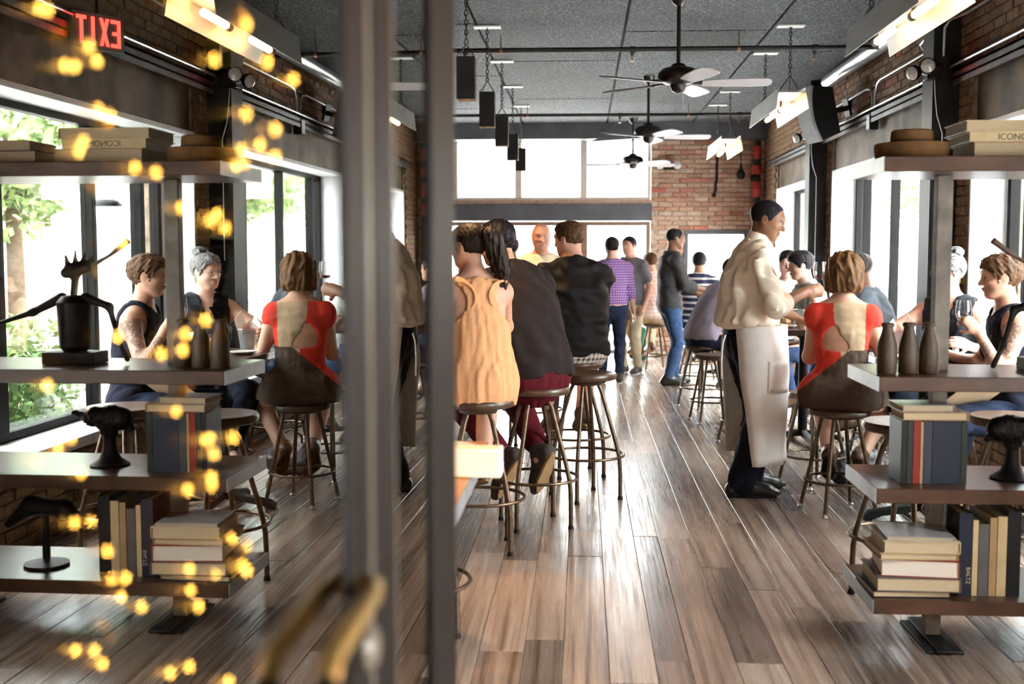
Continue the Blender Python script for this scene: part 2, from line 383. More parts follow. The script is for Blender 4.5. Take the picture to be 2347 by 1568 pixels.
class Body:
    """a posed figure in its own frame: x right, y forward, z up, origin on the floor below the pelvis"""
    def __init__(b, h=1.76, fem=False, pz=None, lean=(0, 4, 8), roll=0.0, twist=0.0, head=(0, 0, 0), hands=None, elbows=None,
                 feet=None, knees=None, build=1.0, pelvis_tilt=0.0, shrug=0.0, belly=0.0, hipw=None):
        s = b.s = h / 1.76; b.fem = fem; b.build = build
        b.P = V(0, 0, (.94 * s if pz is None else pz))
        a = 0; p = b.P; up = []
        for L, d in zip((.18, .18, .17), lean):
            a = d * D2R; u = rotx(-a) @ V(0, 0, 1); u = roty(roll * D2R) @ u; up.append(u); p = p + u * L * s
            if len(up) == 1: b.W = p
            if len(up) == 2: b.Ch = p
        b.N = p; b.up = up; b.tilt = lean
        pv = rotx(-pelvis_tilt * D2R); b.pside = V(1, 0, 0); b.pf = pv @ V(0, 1, 0); b.pu = pv @ V(0, 0, 1)
        t = rotz(twist * D2R); b.side = t @ V(1, 0, 0); b.side = unit(b.side - (b.side @ up[2]) * up[2]); b.front = np.cross(up[2], b.side); b.front = -np.cross(b.side, up[2]) if False else np.cross(up[2], b.side)
        sw = (.158 if fem else .182) * s * (1 + .25 * (build - 1)); b.sw = sw
        b.sh = {q: b.N - up[2] * (.062 - shrug) * s + b.side * sw * q for q in (1, -1)}
        hw = hipw or (.092 if fem else .088)
        b.hip = {q: b.P + b.pside * hw * s * q - b.pu * .03 * s for q in (1, -1)}
        b.ua, b.fa, b.th, b.shn = .29 * s, .255 * s, .435 * s, .42 * s
        hands = hands or {}; elbows = elbows or {}; feet = feet or {}; knees = knees or {}
        b.el = {}; b.wr = {}; b.kn = {}; b.an = {}
        for q in (1, -1):
            hd = hands.get(q, b.sh[q] + V(q * .06, .06, -.50) * s); po = elbows.get(q, V(q * .5, -.8, -.2))
            b.el[q], b.wr[q] = ik(b.sh[q], hd, b.ua, b.fa, po)
            ft = feet.get(q, V(q * .10 * s, 0, .075 * s)); po = knees.get(q, V(q * .15, 1, 0))
            b.kn[q], b.an[q] = ik(b.hip[q], ft, b.th, b.shn, po)
        hy, hp, hr = head
        b.Hn = b.N + unit(up[2] + V(0, .12, .15)) * .05 * s
        b.HR = rotz(hy * D2R) @ rotx(-hp * D2R) @ roty(hr * D2R)
        b.hs = s * (.96 if fem else 1.0) * (1.0 / s ** .5)
        b.Hc = b.N + unit(up[2] * .55 + V(0, .12, .6)) * .125 * s + b.HR @ V(0, .02, .07) * b.hs
        b.belly = belly
    def hp(b, *p): return b.Hc + b.HR @ (np.array(p) * b.hs)
    def torso(b, e=0.0, k=.05):
        s, w = b.s, b.build; f = b.front; fw = .155 if b.fem else .165; wa = .128 if b.fem else .152; ch = .148 if b.fem else .17
        o = [rc(b.hip[1] + b.pu * .03 * s, b.hip[-1] + b.pu * .03 * s, (.105 if b.fem else .095) * s * w + e, None, k, b.pf, .95),
             rc(b.P, b.W, fw * s * w + e, wa * s * w + e, k, b.pf, .72),
             rc(b.W, b.Ch, wa * s * w + e, ch * s * w + e, k, f, .70),
             rc(b.Ch, b.Ch + b.up[2] * .07 * s, ch * s * w + e, ch * .93 * s * w + e, k, f, .66),
             rc(b.sh[1], b.sh[-1], .058 * s + e, None, k, f, .9),
             rc(b.N - b.up[2] * .03 * s, b.N + b.up[2] * .03 * s, .085 * s + e, .055 * s + e, k)]
        for q in (1, -1): o.append(rc(b.N + b.up[2] * .035 * s, b.sh[q] * .72 + b.N * .28 + b.up[2] * .012 * s, .042 * s + e, .046 * s + e, .04))
        if b.fem:
            for q in (1, -1): o.append(el(b.Ch + b.front * .085 * s + b.side * .07 * s * q - b.up[2] * .02 * s, V(.06, .06, .06) * s + e, k=.03))
        if b.belly: o.append(el((b.P + b.W) / 2 + b.pf * .07 * s, V(.15, .12, .14) * s * b.belly + e, k=.06))
        return o
    def arm(b, q, e=0.0, t0=0.0, t1=2.0, k=.03, flare=0.0):
        s = b.s; g = .92 if b.fem else 1.05; o = []; S, E, W = b.sh[q], b.el[q], b.wr[q]
        r = lambda t: ((.056 - .014 * t) if t < 1 else (.042 - .015 * (t - 1))) * s * g * (1 + .5 * (b.build - 1)) + e + flare * max(t, 0)
        pt = lambda t: S + (E - S) * t if t < 1 else E + (W - E) * (t - 1)
        if t0 < 1: u = min(1, t1); o.append(rc(pt(t0), pt(u), r(t0), r(u), k))
        if t1 > 1: u = max(1.0, t0); o.append(rc(pt(u), pt(t1), r(u) + .002, r(t1), k))
        if t1 > 1.3 and t0 < 1.3 and not flare: o.append(el(pt(1.25), V(.042, .042, .042) * s * g + e, k=.03))
        return o
    def leg(b, q, e=0.0, t1=2.0, k=.03, flare=0.0, t0=0.0):
        s = b.s; g = (1.0 + .6 * (b.build - 1)); H, K, A = b.hip[q], b.kn[q], b.an[q]; o = []
        r = lambda t: ((.092 - .033 * t) if t < 1 else (.06 - .018 * (t - 1))) * s * g + e + flare * t
        pt = lambda t: H + (K - H) * t if t < 1 else K + (A - K) * (t - 1)
        if t0 < 1: u = min(1, t1); o.append(rc(pt(t0), pt(u), r(t0), r(u), k))
        if t1 > 1: u = max(1.0, t0); o.append(rc(pt(u), pt(t1), r(u), r(t1), k))
        if t1 > 1.3 and t0 < 1.3:
            bk = unit(b.kn[q] - (b.hip[q] + b.an[q]) / 2); c = pt(1.28) - bk * .018 * s
            o.append(rc(c, pt(1.5) - bk * .008 * s, .046 * s * g + e, .036 * s * g + e, .04))
        return o
    def foot_frame(b, q, d=None):
        d = unit(b.kn[q] - b.an[q]) if False else d
        return d
    def headp(b, nose=1.0, jaw=1.0):
        h = b.hp; s = b.hs; R = b.HR; ja = (.92 if b.fem else 1.0) * jaw; E = lambda c, r, k=.02, op='+': el(h(*c), V(*r) * s, R, k, op)
        Cn = lambda a, c, ra, rb, k=.015, fv=None, fl=1.0: rc(h(*a), h(*c), ra * s, rb * s, k, fv, fl)
        o = [E((0, -.018, .035), (.077, .098, .083), .02), E((0, .025, .015), (.068, .072, .07), .03),
             Cn((0, .02, -.02), (0, .05, -.078), .062 * ja, .034 * ja, .03), Cn((.03, .035, -.045), (-.03, .035, -.045), .036, .036, .03),
             Cn((.05, -.0, -.04), (.02, .055, -.083), .022, .02, .03), Cn((-.05, -.0, -.04), (-.02, .055, -.083), .022, .02, .03),
             E((0, .066, -.088), (.02, .016, .014), .015),
             Cn((.03, .083, .032), (-.03, .083, .032), .012, .012, .02),
             E((.036, .064, -.018), (.02, .018, .016), .02), E((-.036, .064, -.018), (.02, .018, .016), .02),
             E((.031, .094, .01), (.017, .014, .010), .012, '-'), E((-.031, .094, .01), (.017, .014, .010), .012, '-'),
             Cn((0, .089, .012), (0, .108 * nose, -.024), .008, .0125, .012), E((.012, .096, -.027), (.009, .010, .008), .006), E((-.012, .096, -.027), (.009, .010, .008), .006),
             E((0, .09, -.051), (.024, .010, .006), .006), E((0, .089, -.061), (.021, .010, .007), .006), E((0, .101, -.0555), (.024, .008, .0018), .003, '-'),
             E((.031, .0775, .0150), (.0165, .0135, .0065), .004), E((-.031, .0775, .0150), (.0165, .0135, .0065), .004), E((.031, .077, .0), (.0150, .0110, .0045), .004), E((-.031, .077, .0), (.0150, .0110, .0045), .004),
             E((.078, -.008, .002), (.008, .019, .031), .006), E((-.078, -.008, .002), (.008, .019, .031), .006), E((.086, -.004, .004), (.006, .010, .018), .004, '-'), E((-.086, -.004, .004), (.006, .010, .018), .004, '-')]
        nk = (.047 if b.fem else .057) * b.s
        o.append(rc(b.N - b.up[2] * .02, h(0, -.025, -.045), nk * 1.1, nk, .03))
        return o
    def neck(b, e): return rc(b.N - b.up[2] * .05 * b.s, b.hp(0, -.02, -.03), (.05 if b.fem else .058) * b.s + e, None, .01)
    def scalp(b, e=.012, front=(.078, .062), nape=(-.085, -.05), ear=None, k=.022, top=0.0):
        """short hair: the skull grown by e above a hairline that runs from brow to nape"""
        h = b.hp; s = b.hs; R = b.HR
        o = [el(h(0, -.018, .035), (V(.077, .098, .083) + e) * s, R, .02), el(h(0, .02, .025), (V(.068, .074, .072) + e) * s, R, .02)]
        if top: o.append(el(h(0, .01, .085), (V(.06, .075, .035) + top) * s, R, .02))
        o.append(dict(el(h(0, .088, -.032), V(.105, .077, front[1] + .042) * s, R, .010), op='-'))                       # the face
        o.append(pl(h(0, -.085, nape[1]), R @ V(0, .28, -1), .012))                                                        # nape
        for q in (1, -1): o.append(dict(el(h(.092 * q, -.004, -.012), V(.026, .024, .042) * s, R, .008), op='-'))          # round the ears
        return o
    def face_bits(b, root, brow='hair_dark', iris='iris_dark', beard=None):
        for q in (1, -1):
            m = MB(); c = b.hp(.031 * q, .0765, .008); m.ball((0, 0, 0), .0125 * b.hs, 12, 8)
            e = m.build('eye', 'eye_white', root, fix=False); e.location = c
            i = MB(); i.ball((0, 0, 0), .0062 * b.hs, 8, 6); io = i.build('iris', iris, e, fix=False); io.location = (b.HR @ V(0, .0085, -.001)) * b.hs
        for q in (1, -1):
            sdf_obj('eyebrow', [rc(b.hp(.014 * q, .094, .029), b.hp(.034 * q, .091, .036), .004 * b.hs, .0038 * b.hs, .004), rc(b.hp(.034 * q, .091, .036), b.hp(.052 * q, .078, .029), .0038 * b.hs, .002 * b.hs, .004)], brow, root, .003)
        sdf_obj('lips', [rc(b.hp(-.018, .091, -.0535), b.hp(0, .0975, -.0525), .0035 * b.hs, .0048 * b.hs, .004), rc(b.hp(0, .0975, -.0525), b.hp(.018, .091, -.0535), .0048 * b.hs, .0035 * b.hs, .004), rc(b.hp(-.013, .092, -.0605), b.hp(.013, .092, -.0605), .0045 * b.hs, None, .006)], 'lip' if not beard else beard, root, .003)
    def shoe(b, root, q, d, up=(0, 0, 1), m='shoe_black', sole='sole_dark', L=.27, h=.008, laces=None, high=0.0):
        s = b.s; A = b.an[q]; d = unit(d); u = np.asarray(up, float); u = unit(u - (u @ d) * d); sd = np.cross(d, u)
        heel = A - d * .05 * s - u * .045 * s; toe = A + d * (L - .09) * s - u * .052 * s; ball_ = A + d * (L * .52) * s - u * .045 * s
        pr = [rc(heel, ball_, .034 * s, .042 * s, .02, u, .9), rc(ball_, toe, .042 * s, .034 * s, .02, u, .75), rc(A - d * .012 * s + u * (.02 + high) * s, heel + u * .02 * s, .045 * s, .04 * s, .03), rc(A + u * .015 * s, ball_ + u * .005 * s, .043 * s, .036 * s, .04),
              pl(A - u * .066 * s, -u)]
        o = sdf_obj('shoe', pr, m, root, h)
        so = MB(); pts = []
        for k in range(20):
            t = 2 * math.pi * k / 20; c_, s_ = math.cos(t), math.sin(t)
            w = (.044 if c_ > 0 else .037) * s; pts.append(A + d * ((L * .33 + c_ * (L * .5)) - .05 + .02) * s + sd * s_ * w * (1 - .25 * max(0, c_) ** 3) - u * .078 * s)
        so.prism(pts, u * .016 * s); so.build('sole', sole, o, bev=.003)
        if laces:
            ml = MB()
            for k in range(4):
                c = A + d * (.045 + .022 * k) * s + u * (.035 - .017 * k) * s
                ml.tube([c - sd * .022 * s - u * .006, c + u * .005, c + sd * .022 * s - u * .006], .0028, 6)
            ml.build('laces', laces, o)
        return o
    def skin_prims(b, hands=None):
        o = b.torso() + b.headp()
        for q in (1, -1): o += b.arm(q) + b.leg(q)
        hands = hands or {}
        for q in (1, -1):
            d = unit(b.wr[q] - b.el[q]); hd = hands.get(q, {})
            dd = hd.get('d', d); palm = hd.get('palm', -q * b.side * .9 - V(0, 0, .1))
            o += arm_hand(b.wr[q], dd, palm, hd.get('side', -q), b.s * (.93 if b.fem else 1.03), hd.get('curl', (.35, .45, .35)), hd.get('spread', .05), hd.get('thumb', .5))
        for q in (1, -1): o.append(rc(b.an[q] - V(0, 0, .02), b.an[q] - V(0, 0, .035) + unit(b.kn[q] * 0 + b.toe.get(q, V(0, 1, 0))) * .13 * b.s, .038 * b.s, .026 * b.s, .03))
        return o
    toe = {}
    def top(b, e=.012, sleeve=.55, hem=.02, neck=.012, arms=(1, -1), flare=0.0, extra=(), k=.04, hemn=None, cuff=None, hemk=.003):
        o = b.torso(e, k=.06)
        for q in arms:
            if sleeve > 0: o += b.arm(q, e * 1.2, 0, sleeve, flare=flare)
        o += list(extra)
        if hem is not None: o.append(pl(b.P - b.pu * hem * b.s, -(b.pu if hemn is None else hemn), hemk))
        if sleeve < 2 and sleeve > 0:
            for q in arms:
                t = sleeve; S, E, W = b.sh[q], b.el[q], b.wr[q]; p = S + (E - S) * t if t < 1 else E + (W - E) * (t - 1); d = unit(E - S) if t < 1 else unit(W - E)
                o.append(dict(rc(p + d * .09, p + d * .01, .1, .1, .003, d, .999), op='x'))
        o = [p for p in o if p['op'] != 'x']
        if neck is not None: o.append(dict(b.neck(neck), op='-', k=.006))
        o.append(pl(b.N + b.up[2] * .055 * b.s, b.up[2], .004))
        return o
    def bottom(b, e=.012, t1=1.93, waist=.09, flare=0.0, k=.03):
        s = b.s; w = b.build; fw = .155 if b.fem else .165
        o = [rc(b.hip[1] + b.pu * .03 * s, b.hip[-1] + b.pu * .03 * s, (.105 if b.fem else .097) * s * w + e, None, .05, b.pf, .95), rc(b.P, b.W, fw * s * w + e, .15 * s * w + e, .05, b.pf, .72)]
        for q in (1, -1): o += b.leg(q, e, t1, k, flare)
        o.append(pl(b.P + b.pu * waist * s, b.pu, .003)); return o
# ------------------------------------------------------------------ shared materials
for nm, c in (('skin_light', (.62, .345, .235)), ('skin_pale', (.70, .44, .33)), ('skin_tan', (.42, .21, .12)), ('skin_brown', (.215, .095, .048)), ('skin_dark', (.11, .05, .028)), ('skin_pink', (.62, .32, .235)), ('skin_olive', (.48, .26, .15))):
    mat(nm, c, .48, var=.10, scale=22, bmp=.05, spec=.45)
mat('eye_white', (.85, .83, .80), .2, var=0); mat('iris_dark', (.03, .015, .01), .15, var=0); mat('lip', (.5, .22, .19), .4, var=.05)
for nm, c in (('hair_dark', (.022, .014, .011)), ('hair_black', (.012, .011, .014)), ('hair_brown', (.10, .05, .024)), ('hair_auburn', (.125, .062, .024)), ('hair_grey', (.20, .19, .18)), ('hair_silver', (.20, .195, .195)), ('hair_stubble', (.05, .032, .024))):
    mat(nm, c, .55, var=.5, scale=70, bmp=.5, stretch=(1, 1, .16), spec=.22, bdist=.004)
mat('shoe_black', (.018, .016, .015), .32, var=.2); mat('sole_dark', (.02, .018, .017), .7, var=.1); mat('sole_tan', (.42, .27, .13), .7, var=.15)
mat('shoe_brown', (.12, .06, .035), .45, var=.2); mat('sneaker_dark', (.07, .06, .055), .6, var=.3, scale=40, bmp=.2); mat('lace_dark', (.03, .028, .026), .8)
mat('navy_cloth', (.010, .013, .026), .8, var=.2, scale=30, bmp=.15)
mat('denim', (.04, .075, .16), .85, var=.3, scale=25, bmp=.2); mat('denim_dark', (.014, .02, .042), .85, var=.25, scale=25, bmp=.2)
mat('cream_cotton', (.88, .77, .62), .75, var=.06, scale=18, bmp=.12, sheen=.2); mat('white_cotton', (.90, .87, .84), .8, var=.05, scale=14, bmp=.12, sheen=.2)
# ------------------------------------------------------------------ the room
XW, YB, ZC, XL, YF = 2.6, 17.0, 3.36, -3.3, -1.3      # right wall, back wall, ceiling, bar wall, street front
BAYS = [(-.45, 3.5), (4.55, 8.02), (8.78, 12.4), (13.15, 15.9)]   # window openings along the right wall
SILL, HEAD = .48, 2.36
rnd_mat('plank_wood', [(0, (.075, .056, .046)), (.2, (.21, .15, .115)), (.45, (.34, .262, .205)), (.7, (.42, .335, .27)), (.85, (.17, .14, .12)), (1, (.47, .385, .315))],
        rough=.36, scale=7., bmp=.16, stretch=(12, .22, 1), blotch=2.6, var=.7, detail=6., grain=[(.30, (.42, .37, .35)), (.46, (.84, .80, .78)), (.6, (1, 1, 1)), (.8, (.80, .78, .78))], bdist=.003, rlo=.17, spec=.5)
rnd_mat('brick_clay', [(0, (.38, .17, .11)), (.18, (.54, .32, .22)), (.4, (.62, .44, .34)), (.6, (.46, .29, .205)), (.8, (.66, .52, .41)), (.94, (.52, .15, .10)), (1, (.58, .48, .39))],
        rough=.9, scale=26., bmp=.9, var=.7, detail=6., grain=[(.3, (.48, .42, .38)), (.5, (.9, .86, .80)), (.72, (1.0, .98, .95))], bdist=.008)
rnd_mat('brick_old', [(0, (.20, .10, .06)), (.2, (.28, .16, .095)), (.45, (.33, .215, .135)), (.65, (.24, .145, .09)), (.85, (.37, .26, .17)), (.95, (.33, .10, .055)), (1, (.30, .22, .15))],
        rough=.92, scale=22., bmp=1.0, var=.75, detail=6., grain=[(.3, (.40, .35, .31)), (.5, (.88, .84, .78)), (.72, (1.0, .98, .95))], bdist=.010)  # weathered tan brick, darkened further in colour for a wall lit by bounce alone
mat('mortar_old', (.27, .205, .145), .95, var=.45, scale=14, bmp=.9, bdist=.02)  # mortar tone also carries the dimness of the bounce-lit window wall
mat('mortar', (.50, .40, .31), .95, var=.4, scale=16, bmp=.9, bdist=.02)
mat('black_steel', (.010, .010, .011), .5, spec=.25, metal=0, var=.3, scale=8, bmp=.05); mat('dark_frame', (.009, .009, .009), .55, spec=.15, var=.15)
mat('white_jamb', (.72, .74, .76), .5, var=.06, scale=6); mat('galv', (.52, .53, .55), .3, metal=.85, var=.15, scale=14)
mat('stained_steel', (.17, .128, .09), .6, metal=.1, var=.6, scale=3.2, bmp=.05); mat('channel_steel', (.15, .14, .14), .35, metal=.6, var=.3, scale=10)
mat('plaster_dark', (.10, .085, .07), .8, var=.3, scale=4); mat('bronze_frame', (.23, .15, .10), .5, var=.15); mat('pale_frame', (.70, .62, .54), .5, var=.08)
mat('beam_grey', (.10, .105, .12), .5, var=.2, scale=4)
glass_mat('window_glass', (.97, .99, .985), ior=1.4)
# ceiling board: pressed wood fibre, grey with pale and dark strands
m, nt, b = _nt('fibre_board'); t1 = tex(nt, 'ShaderNodeTexNoise', 55, detail=2, stretch=(1, 1.6, 1), dist=1.6); t2 = tex(nt, 'ShaderNodeTexVoronoi', 70)
mxn = nt.nodes.new('ShaderNodeMix'); mxn.data_type = 'RGBA'; mxn.blend_type = 'MULTIPLY'; mxn.inputs[0].default_value = .7
nt.links.new(ramp(nt, t1.outputs[0], [(.41, (.012, .013, .016)), (.52, (.055, .06, .066)), (.63, (.32, .34, .37))]), mxn.inputs[6])
nt.links.new(ramp(nt, t2.outputs[0], [(.0, (.35, .35, .35)), (.4, (1, 1, 1))]), mxn.inputs[7]); nt.links.new(mxn.outputs[2], b.inputs['Base Color'])
b.inputs['Roughness'].default_value = .85; bump(nt, b, t1.outputs[0], .9, .02); MATS['fibre_board'] = m

def struct(name, mb, m, parent=None, label=None, **k):
    o = mb.build(name, m, parent, **k)
    if not parent: tag(o, label, None, None, 'structure')
    return o
# floor: dark bed with planks laid along the room
fb = MB(); fb.box((XL, YF, -.12), (XW + .02, YB + .02, -.006)); floor = struct('floor', fb, mat('subfloor', (.03, .022, .018), .9), label='reclaimed wood plank floor')
def plank_mesh(w, L):
    c, g = .0014, .0010; hw, hl = w / 2 - g, L / 2 - g; m = MB()
    P = [(-hw, -hl, -.005), (hw, -hl, -.005), (hw, hl, -.005), (-hw, hl, -.005), (-hw, -hl, -c), (hw, -hl, -c), (hw, hl, -c), (-hw, hl, -c),
         (-hw + c, -hl + c, 0), (hw - c, -hl + c, 0), (hw - c, hl - c, 0), (-hw + c, hl - c, 0)]
    m.add(P, [(0, 1, 5, 4), (1, 2, 6, 5), (2, 3, 7, 6), (3, 0, 4, 7), (4, 5, 9, 8), (5, 6, 10, 9), (6, 7, 11, 10), (7, 4, 8, 11), (8, 9, 10, 11)])
    me = m.mesh('plank'); me.materials.append(MATS['plank_wood']); return me
PW = [.128, .15, .172]; PL = [1.3, 1.9, 2.5, 3.2]
PM = {(a, c): plank_mesh(a, c) for a in PW for c in PL}
rp = random.Random(3); x = -1.42; far_mb = MB()
while x < XW - .06:
    wd = rp.choice(PW); wd = wd if x + wd < XW else PW[0]
    y = 1.6 - rp.random() * 1.2
    while y < YB:
        L = rp.choice(PL)
        o = bpy.data.objects.new('plank', PM[(wd, L)]); C.objects.link(o); o.parent = floor
        o.location = (x + wd / 2, min(y + L / 2, YB + .6), rp.uniform(-.0015, .0008)); y += L
    x += wd
x = XL
while x < -1.42 - .05:                                    # boards behind the bar and by the street front
    y = YF
    while y < YB:
        L = rp.choice(PL); far_mb.box((x + .001, y + .001, -.005), (min(x + .15, -1.42) - .001, min(y + L, YB) - .001, -.0005)); y += L
    x += .15
x = -1.42
while x < XW:
    far_mb.box((x + .001, YF, -.0058), (x + .149, 1.75, -.003)); x += .15
o = far_mb.build('plank_field', 'plank_wood', floor, smooth=False); o['kind'] = 'stuff'
# ceiling: grid of boards, joints recessed
cb = MB(); cb.box((XL, YF, ZC), (XW + .4, YB + .3, ZC + .15)); ceil = struct('ceiling', cb, mat('ceiling_gap', (.012, .012, .014), .9), label='ceiling of grey wood fibre boards')
def board_mesh(L):
    m = MB(); hw, hl = .590, L / 2 - .016; c = .006
    m.add([(-hw, -hl, .02), (hw, -hl, .02), (hw, hl, .02), (-hw, hl, .02), (-hw, -hl, -.014), (hw, -hl, -.014), (hw, hl, -.014), (-hw, hl, -.014), (-hw + c, -hl + c, -.02), (hw - c, -hl + c, -.02), (hw - c, hl - c, -.02), (-hw + c, hl - c, -.02)],
          [(4, 5, 1, 0), (5, 6, 2, 1), (6, 7, 3, 2), (7, 4, 0, 3), (8, 9, 5, 4), (9, 10, 6, 5), (10, 11, 7, 6), (11, 8, 4, 7), (11, 10, 9, 8)])
    me = m.mesh('board'); me.materials.append(MATS['fibre_board']); return me
BM = board_mesh(2.75)
for i in range(5):
    xc = -.27 - 2.4 + 1.2 * i; y = YF - [1.0, .3, 1.2, 2.65, 1.6][i]
    while y < YB:
        o = bpy.data.objects.new('board', BM); C.objects.link(o); o.parent = ceil; o.location = (xc, y + 1.375, ZC); y += 2.75
# right wall: piers, parapet and band around the openings
def wall_boxes(mb, x0, x1):
    mb.box((x0, YF, 0), (x1, YB + .35, SILL)); mb.box((x0, YF, HEAD + .36), (x1, YB + .35, ZC))
    e = [YF] + [q for bq in BAYS for q in bq] + [YB + .35]
    for k in range(0, len(e), 2): mb.box((x0, e[k], SILL), (x1, e[k + 1], HEAD + .36))
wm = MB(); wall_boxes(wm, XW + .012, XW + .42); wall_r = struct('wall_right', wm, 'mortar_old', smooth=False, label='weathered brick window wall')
# bricks: two shared shapes, each brick a child of its wall
def brick_mesh(L, H, D, seed, mt='brick_clay'):
    r = random.Random(seed); m = MB(); j = lambda q: r.uniform(-q, q); c = .006
    P = []
    for (d, k) in ((0, 0), (D - c, 0), (D, c)):
        for (a, z) in ((-1, -1), (1, -1), (1, 1), (-1, 1)):
            P.append((a * (L / 2 - k) + j(.003), -d + (j(.004) if d else 0), z * (H / 2 - k) + j(.002)))
    m.add(P, [(0, 1, 5, 4), (1, 2, 6, 5), (2, 3, 7, 6), (3, 0, 4, 7), (4, 5, 9, 8), (5, 6, 10, 9), (6, 7, 11, 10), (7, 4, 8, 11), (8, 9, 10, 11)])
    me = m.mesh('brick'); me.materials.append(MATS[mt]); return me
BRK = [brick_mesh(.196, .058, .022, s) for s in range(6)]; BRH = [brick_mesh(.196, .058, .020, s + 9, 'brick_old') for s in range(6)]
def lay(parent, spots, rz, budget):
    """spots: (position, half?) nearest first; the budget's worth as objects, the rest joined"""
    rb = random.Random(11); rest = MB()
    for k, (p, half) in enumerate(spots):
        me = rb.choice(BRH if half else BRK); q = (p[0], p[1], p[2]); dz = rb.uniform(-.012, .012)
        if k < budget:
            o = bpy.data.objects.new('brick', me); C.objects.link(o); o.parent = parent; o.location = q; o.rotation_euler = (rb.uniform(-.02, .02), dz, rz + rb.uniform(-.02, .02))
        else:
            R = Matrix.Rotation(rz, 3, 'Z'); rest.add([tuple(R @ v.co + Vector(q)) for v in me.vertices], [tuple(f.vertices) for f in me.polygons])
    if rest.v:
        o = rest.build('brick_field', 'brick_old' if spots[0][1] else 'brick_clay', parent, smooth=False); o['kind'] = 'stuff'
def courses(z0, z1): 
    n = int((z1 - z0) / .068); return [z0 + .034 + .068 * k for k in range(n)]
spots = []
for ci, z in enumerate(courses(0.0, ZC)):
    y = 3.3 + (.103 if ci % 2 else 0)
    while y < YB:
        inside = any(a - .10 < y < c + .10 for a, c in BAYS) and SILL - .03 < z < HEAD + .40
        low = z < SILL and ci % 3 == 9
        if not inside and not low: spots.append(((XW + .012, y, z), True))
        y += .206
vis = lambda s: (0 if s[0][2] > 1.2 else 1, s[0][1])
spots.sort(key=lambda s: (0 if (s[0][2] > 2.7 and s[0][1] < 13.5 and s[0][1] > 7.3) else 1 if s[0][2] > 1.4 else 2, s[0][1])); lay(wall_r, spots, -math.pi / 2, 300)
# back wall: shopfront on the bar side, brick with one window on the other
bm_ = MB()
for lo, hi in (((XL, YB + .012, 3.2), (XW + .05, YB + .35, ZC)), ((.98, YB + .012, 1.80), (XW + .05, YB + .35, 3.2)), ((.98, YB + .012, 0), (1.50, YB + .35, 1.80)),
               ((2.34, YB + .012, 0), (XW + .05, YB + .35, 1.80)), ((1.50, YB + .012, 0), (2.34, YB + .35, .62)), ((XL, YB + .012, 0), (-2.85, YB + .35, 3.2))): bm_.box(lo, hi)
wall_b = struct('wall_back', bm_, 'mortar', smooth=False, label='pale brick back wall')
spots = []
for ci, z in enumerate(courses(0, 3.2)):
    x = 1.08 + (0 if ci % 2 else .103)
    while x < XW - .06:
        if not (1.40 < x < 2.44 and .58 < z < 1.84): spots.append(((x, YB + .012, z), False))
        x += .206
spots.sort(key=lambda s: -s[0][2]); lay(wall_b, spots, 0, 300)
sf = MB(); sf.box((XL, YB - .35, 3.12), (XW, YB + .01, ZC - .02)); struct('beam_ceiling', sf, 'beam_grey', label='dark soffit beam along the back wall')
sf = MB(); sf.box((-2.85, YB - .06, 1.97), (.99, YB + .2, 2.215)); struct('trim_1', sf, 'beam_grey', label='dark steel lintel across the shopfront')
sf = MB(); sf.box((-2.85, YB - .02, 2.215), (.99, YB + .2, 2.27)); struct('trim_2', sf, 'brick_clay', label='brick sill course under the upper windows')
def pane_window(n, label, axis, w0, w1, z0, z1, pos, muls, fr='dark_frame', depth=.07, fw=.05, gl='window_glass', bars=(), out=1):
    """framed window in the plane axis=pos; muls: (position, width) of uprights"""
    root = tag(bpy.data.objects.new('window_%d' % n, None), label, None, None, 'structure'); C.objects.link(root)
    def bx(a, c, q0, q1, d0, d1):
        m = MB()
        if axis == 'x': m.box((pos + d0, a, q0), (pos + d1, c, q1))
        else: m.box((a, pos + d0, q0), (c, pos + d1, q1))
        return m
    for a, c, q0, q1 in ((w0, w1, z1 - fw, z1), (w0, w1, z0, z0 + fw), (w0, w0 + fw, z0 + fw, z1 - fw), (w1 - fw, w1, z0 + fw, z1 - fw)):
        bx(a, c, q0, q1, 0, depth).build('frame_rail', fr, root, bev=.004)
    ed = [w0 + fw]
    for p, wd in muls:
        bx(p - wd / 2, p + wd / 2, z0 + fw, z1 - fw, -.01, depth).build('mullion', fr, root, bev=.004); ed += [p - wd / 2, p + wd / 2]
    ed.append(w1 - fw)
    for q in bars: bx(w0 + fw, w1 - fw, q - .015, q + .015, .01, depth - .01).build('glazing_bar', fr, root)
    for k in range(0, len(ed), 2): bx(ed[k], ed[k + 1], z0 + fw, z1 - fw, depth * .45, depth * .45 + .006).build('pane', gl, root, smooth=False)
    return root
